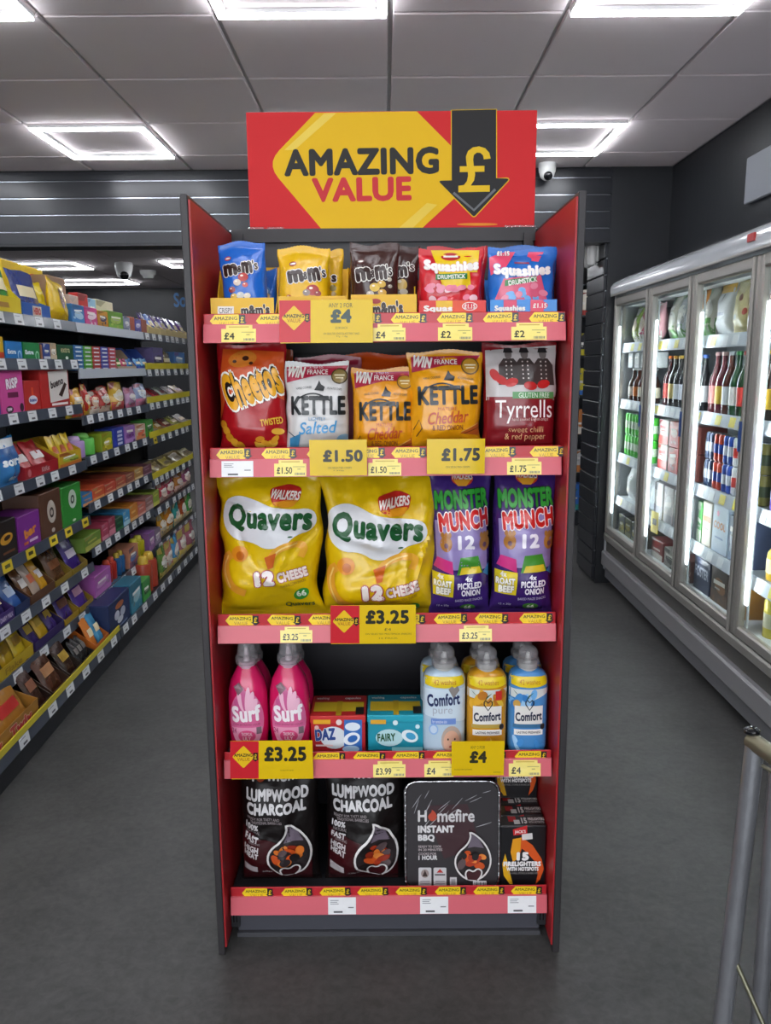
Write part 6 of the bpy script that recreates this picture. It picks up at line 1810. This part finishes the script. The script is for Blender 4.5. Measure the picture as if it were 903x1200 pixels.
# door 1 (furthest, y 4.5 .. 5.2)
for i, (y, c, lk) in enumerate(((5.06, '#9ab85a', 'lime and yellow pouch'), (4.93, '#d87a90', 'pink and white pouch'), (4.80, '#b8cc80', 'pale green pouch'), (4.66, '#e0a8b0', 'rose white pouch'))):
    Fpouch(0, 0, y, .125, .22, c, lk, A('#e0e4dc', '#e8d8c0'))
for i, (y, c, lc, lk) in enumerate(((5.08, '#3a2418', '#c8c4b8', 'dark jar with cream label'), (4.98, '#5a2a18', '#c06a2c', 'amber bottle with orange label'), (4.88, '#4a2018', '#d8d0c0', 'brown bottle with ivory label'), (4.78, '#2a1c18', '#a84a2c', 'dark bottle with rust label'), (4.68, '#38241c', '#d0c8b0', 'dark bottle with beige label'))):
    Fbottle(0, 1, y, .036, .2, c, lc, '#c8c8c8', lk)
for i, y in enumerate((5.05, 4.92, 4.79, 4.66)):
    Fbox(0, 1, y, .09, .09, '#b8bcbc', 'white cup box number %s on top row' % ['one', 'two', 'three', 'four'][i], A('#a8acb0'), zo=.205, dp=.09, name='cup_box', cat='box')
can_block(0, 2, 4.60, 5.14, 8, .03, .13, '#4ab83c', '#c8d8c0', 'bright green')
Fpouch(0, 3, 5.02, .16, .21, '#d8dcdc', 'white milk pouch with dark marks', lambda P: (P.ell(34, 34, 8, 6, '#3a3a3a', rot=30), P.ell(66, 34, 8, 6, '#3a3a3a', rot=-30), P.ell(50, 72, 18, 8, '#c8b8a8')))
Fpouch(0, 3, 4.82, .16, .21, '#d0d4d4', 'off-white milk pouch with grey marks', A('#b0b4b8', '#c4c8c8'))
Fpouch(0, 3, 4.63, .15, .2, '#c4ccd0', 'pale grey milk pouch', A('#a8b0b8', '#d4d8d8'))
for i, y in enumerate((5.07, 4.93, 4.79, 4.65)):
    Fbox(0, 4, y, .13, .13, ['#3a3f48', '#4a4a3c', '#35404a', '#46423a'][i], ['slate', 'olive', 'petrol', 'umber'][i] + ' multipack tray', A('#8a8c70', '#b8a848'), dp=.2)
# door 2
for i, (y, c, lk) in enumerate(((4.40, '#d8d4c4', 'cream tall pouch with green base'), (4.27, '#c4c8cc', 'silver tall pouch with green base'), (4.14, '#ccd0cc', 'pearl tall pouch with black edge'), (4.01, '#c8843c', 'orange tall pouch'), (3.89, '#d0ccbc', 'ivory tall pouch'))):
    Fpouch(1, 0, y, .125, .24, c, lk, A('#5a8a4a', '#e4e4dc'))
for i in range(7):
    Fbottle(1, 1, 4.42 - i * .083, .035, .27, ['#3a1418', '#1c2018', '#1c1c1c', '#20242a', '#1c2018', '#2a1818', '#1c1c20'][i], ['#a83a34', '#c8b070', '#c8ccd0', '#c4c8d4', '#d0ccc0', '#b04a40', '#c8c8cc'][i], ['#c86a2c', '#c8902c', '#d8b04a', '#3a5aa8', '#3a4a9c', '#b84a2c', '#4a6ab0'][i], ['red label', 'gold label', 'silver label', 'ice blue label', 'ivory label', 'rust label', 'grey label'][i] + ' dark wine bottle with coloured neck')
for j in range(2):
    Fbox(1, 2, 4.36, .16, .135, '#d0ccc8', '%s white and red can multipack' % ['lower', 'upper'][j], A('#b83a34', None, None, '#b8302c'), zo=j * .137)
    Fbox(1, 2, 4.19, .15, .135, '#b0382f', '%s red can multipack' % ['lower', 'upper'][j], A('#a02c28', '#d8b8b0'), zo=j * .137)
    Fbox(1, 2, 4.03, .15, .135, '#b8b0a8', '%s grey can multipack' % ['lower', 'upper'][j], A('#8a3a34', '#d0c8c0'), zo=j * .137)
    Fbox(1, 2, 3.90, .1, .135, '#98524a', '%s dull red can multipack' % ['lower', 'upper'][j], A('#8a3a34', '#d0c8c0'), zo=j * .137)
for i, (y, c, lk) in enumerate(((4.38, '#c8c4c4', 'white shrink-wrapped pack'), (4.22, '#b0a8a8', 'warm grey shrink-wrapped pack'), (4.06, '#8a9490', 'grey green shrink-wrapped pack'), (3.91, '#a8acb0', 'cool grey shrink-wrapped pack'))):
    Fbox(1, 3, y, .145, .2, c, lk, A('#8a8a90', '#d8d8d8'), dp=.16)
t = MB().box(-.0015, 0, -.045, .045, -.06, .06, mat('#e0c81c', rough=.4)).box(-.002, -.0015, -.025, .025, -.015, .02, mat('#3a3820')).build('price_card', None, False, floc(.034, 4.33, .60), (0, .0, -CY + .1))
tag(t, 'bright yellow price card hanging on the fridge shelf strip', 'price card')
Fbox(1, 4, 4.36, .2, .12, '#7a2a28', 'maroon lidded beer box', A('#c8c4bc', None, None, '#c8c0b8'), dp=.24)
Fbox(1, 4, 4.14, .2, .11, '#b0aca4', 'pale grey beer box', A('#8a8680', '#4a4844'), dp=.24)
Fbox(1, 4, 3.93, .18, .12, '#6a3a34', 'reddish brown beer box', A('#a89890', '#c8b8a8'), dp=.24)
# door 3
Fpouch(2, 0, 3.73, .17, .24, '#d0d2d4', 'white pouch with yellow top', lambda P: (P.rect(2, 2, 98, 20, '#d8a820'), P.poly([(46, 22), (54, 22), (50, 38)], '#2a2a2c'), P.rect(30, 56, 70, 62, '#8a9098'), P.rect(36, 68, 64, 71, '#a8acb0')))
Fpouch(2, 0, 3.54, .19, .25, '#d4c890', 'cream pouch with red and green fruit print', lambda P: [P.ell(20 + 20 * i_, 22 + (i_ % 2) * 40 + 8 * (i_ % 3), 9, 6, ['#b8503a', '#4a6a3a', '#8a5a3a'][i_ % 3]) for i_ in range(5)])
for j in range(2):
    for i in range(4):
        Fcan(2, 0, 3.40 - i * .062, .029, .11, '#8a2a34', '#c8c4cc', 'crimson and silver small can near the door edge', 'crimson small cans top shelf third door', zo=j * .114)
cs = ['#5a1f28', '#6a2430', '#5a2a20', '#1f4a2c', '#1f3a24', '#2a1c18', '#20241c', '#2a2018']
ls = ['#c88a8a', '#c8a83c', '#c8ccd0', '#d8d4d0', '#b83a34', '#d0b830', '#c8ccc8', '#d0a82c']
for i in range(8):
    Fbottle(2, 1, 3.77 - i * .078, .034, .28, cs[i], ls[i], ['#c8a0a0', '#d0b0a8', '#b8bcc0', '#3a8a4a', '#b8322c', '#c8c8cc', '#2a2a2c', '#d0b030'][i], ['rose pink label', 'yellow label on rosy', 'silver label', 'white label on green', 'scarlet label', 'lemon label', 'pale green label', 'amber label'][i] + ' long neck bottle')
for i, (c, c2, nm) in enumerate((('#2a3a5a', '#c8ccd4', 'navy and white'), ('#c04028', '#2a4aa0', 'orange and blue'), ('#2f4fa8', '#c8ccd8', 'royal blue and white'), ('#c4c8cc', '#b83a34', 'silver and red'), ('#a8acb0', '#d0d4d4', 'plain silver'), ('#8a8440', '#3a4a2c', 'olive and green'))):
    can_block(2, 2, 3.79 - i * .105 - .1, 3.79 - i * .105, 2, .026, .125, c, c2, nm)
Fbox(2, 3, 3.77, .06, .2, '#3a8a3c', 'narrow green drinks carton', A('#c8d8c0'), dp=.1)
Fbox(2, 3, 3.68, .11, .21, '#d4ccb8', 'cream multipack with orange lettering', lambda P: (P.rect(12, 32, 88, 44, '#b8722c'), P.rect(30, 58, 70, 62, '#8a8a70')), dp=.16)
Fbox(2, 3, 3.53, .17, .22, '#b4c4d4', 'pale blue multipack with orange lettering', lambda P: (P.text('COOL', 12, 34, 88, 50, '#b8722c', .05), P.ell(36, 18, 8, 6, '#d87a94'), P.rect(24, 66, 76, 70, '#5a7aa0')), dp=.16)
Fbox(2, 3, 3.38, .1, .2, '#5a6a88', 'slate blue multipack', A('#8a9ab0', '#c4ccd8'), dp=.16)
Fbox(2, 3, 3.27, .1, .2, '#3a4664', 'dark steel blue multipack', A('#6a7a98', '#a8b0c8'), dp=.16)
Fbox(2, 4, 3.70, .2, .17, '#1f2a4a', 'navy beer box with pale lettering', lambda P: P.text('FOSTER', 8, 24, 92, 54, '#b8bcc8', .03), dp=.24)
Fbox(2, 4, 3.49, .19, .21, '#3a2a20', 'dark brown beer box with bronze print', A('#5a3f2a', '#8a5a34'), dp=.24)
Fbox(2, 4, 3.32, .13, .16, '#a8742a', 'amber orange beer box', A('#c8902c', '#c8a85a'), dp=.24)
# door 4 (partly in view)
for k, items in enumerate(((('#b8bcc4', 'silver grey pouch'), ('#c8b060', 'yellow cream pouch'), ('#a8b8c8', 'pale blue pouch')),)):
    for i, (c, lk) in enumerate(items):
        Fpouch(3, 0, 3.04 - i * .19, .17, .24, c, lk, A('#8a90a0', '#e0e0d8'))
for i in range(7):
    Fbottle(3, 1, 3.09 - i * .085, .034, .28, ['#1f3a24', '#5a2a20', '#2a1c18', '#1c2430', '#3a2418', '#1f3a24', '#2a2018'][i], ['#c8b83a', '#d0ccc4', '#b83a34', '#a8b4c8', '#c8a060', '#d8d4c8', '#c87a4a'][i], '#b8a050', ['golden', 'chalk white', 'ruby', 'powder blue', 'sand', 'vanilla', 'copper'][i] + ' label bottle')
can_block(3, 2, 2.84, 3.10, 5, .024, .15, '#7a5ab8', '#c8b8e0', 'violet')
can_block(3, 2, 2.54, 2.80, 5, .024, .15, '#3a8ab0', '#d0dce0', 'turquoise')
for i in range(4):
    Fbottle(3, 3, 3.06 - i * .13, .045, .2, ['#c8a020', '#d0b030', '#b8881c', '#c89a28'][i], ['#e8d8a0', '#3a3a34', '#e0c8a0', '#d8d0b8'][i], '#2a2a2c', ['mango yellow', 'black banded yellow', 'deep amber', 'honey yellow'][i] + ' juice bottle')
can_block(3, 4, 2.56, 3.10, 5, .05, .17, '#c8b84a', '#d8d4b8', 'large pale yellow', rows=1)

# ================================================================== FAR RIGHT: shelf of packets seen between stand and pier
t = thing('shelving_bay', 'narrow strip of stocked shelving beyond the slat pier', 'shelving', (2.05, 7.2, 0))
MB().box(-.75, .75, .3, .33, 0, 2.1, MET).build('back_panel', t)
for z in (.15, .5, .85, 1.2, 1.55, 1.9):
    MB().box(-.75, .75, 0, .3, z - .03, z - .01, MET).build('shelf', t)
MB().box(-.75, .75, .0, .3, 0, .12, MET).build('plinth', t)
far = [('#c87a3c', 'orange'), ('#d8d0c0', 'white'), ('#2f6ab8', 'blue'), ('#c8b82c', 'yellow'), ('#a83a34', 'red'), ('#c4c4c0', 'light grey'), ('#2a2a30', 'black'), ('#2f8a80', 'teal')]
for k, z in enumerate((.15, .5, .85, 1.2, 1.55, 1.9)):
    for i in range(5):
        c, nm = far[(k * 3 + i) % 8]
        q = thing('packet_box', '%s packet box, %s shelf beyond the pier, place %s from left' % (nm, ['lowest', 'second lowest', 'third lowest', 'third highest', 'second highest', 'highest'][k], ['one', 'two', 'three', 'four', 'five'][i]), 'box', (1.42 + i * .16, 7.22, z - .01))
        link_mesh('carton', cb(.14, .15, .2 + .02 * ((k + i) % 3), c), q)
        face(q, .14, .2, A(far[(k + i * 2 + 3) % 8][0], None, None, '#e0dcd4'))

# ================================================================== CAGE TROLLEY at the lower right
GALV = mat('#9b9da2', rough=.28, metal=.7, bump=.1, scale=60, var=.12, vscale=12)
GALV2 = mat('#86836f', rough=.4, metal=.8, bump=.1, scale=60)
top = on(884, 874, 'y', 1.25)
bot = on(846, 1200, 'y', 1.25)
dirv = (bot - top) / (top.z - bot.z)
foot = top + dirv * (top.z - .10)
t = thing('cage_trolley', 'grey steel tube stock trolley cut off at the lower right', 'trolley', (foot.x, 1.25, 0))
T0 = Vector((foot.x, 1.25, 0))
def tp(path, r, name, m=GALV, n=14):
    return MB().tube([Vector(p) - T0 for p in path], r, m, n).build(name, t, True)
nearx, neary = top.x + .09, .45                                # the far post's twin stands out of view, nearer the viewer
tp([top, foot], .016, 'post')
tp([top + Vector((-.004, .006, .008)), top + Vector((.03, -.12, .0)), Vector((nearx + .25, neary, top.z))], .015, 'top_rail', GALV2)
tp([top + Vector((.004, .002, -.03)), Vector((nearx + .22, neary, top.z - .035))], .0035, 'guide_rod', GALV2)
MB().lathe([(.0, 0), (.013, .001), (.0135, .006), (.008, .01)], BLACKP, 14).build('end_cap', t, True, tuple(top - T0 + Vector((-.004, .006, .02))))
pA = on(855, 1112, 'y', 1.25); pB = on(893, 1198, 'y', 1.2)
e2 = pB + (pB - pA) * .9
tp([pA, pB, e2], .0042, 'brace_rod', GALV2, 8)
c0, c1 = on(905, 930, 'y', 1.35), on(888, 1200, 'y', 1.35)
d2 = (c1 - c0) / (c0.z - c1.z)
tp([c0 + Vector((.004, 0, .06)), c0 + d2 * (c0.z - .10)], .015, 'rear_post')
b0, b1 = foot, c0 + d2 * (c0.z - .10)
tp([b0 + Vector((0, 0, .01)), b1 + Vector((0, 0, .01)), b1 + Vector((.25, -.5, .01)), b0 + Vector((.25, -.5, .01)), b0 + Vector((0, 0, .01))], .012, 'base_frame')
for q in (b0, b1, b1 + Vector((.25, -.5, 0)), b0 + Vector((.25, -.5, 0))):
    w_ = MB().lathe([(.015, -.014), (.045, -.012), (.045, .012), (.015, .014)], plas('#1c1c1e', .5), 18).build('castor', t, True, tuple(Vector((q.x, q.y, .045)) - T0), (math.pi / 2, 0, .6))
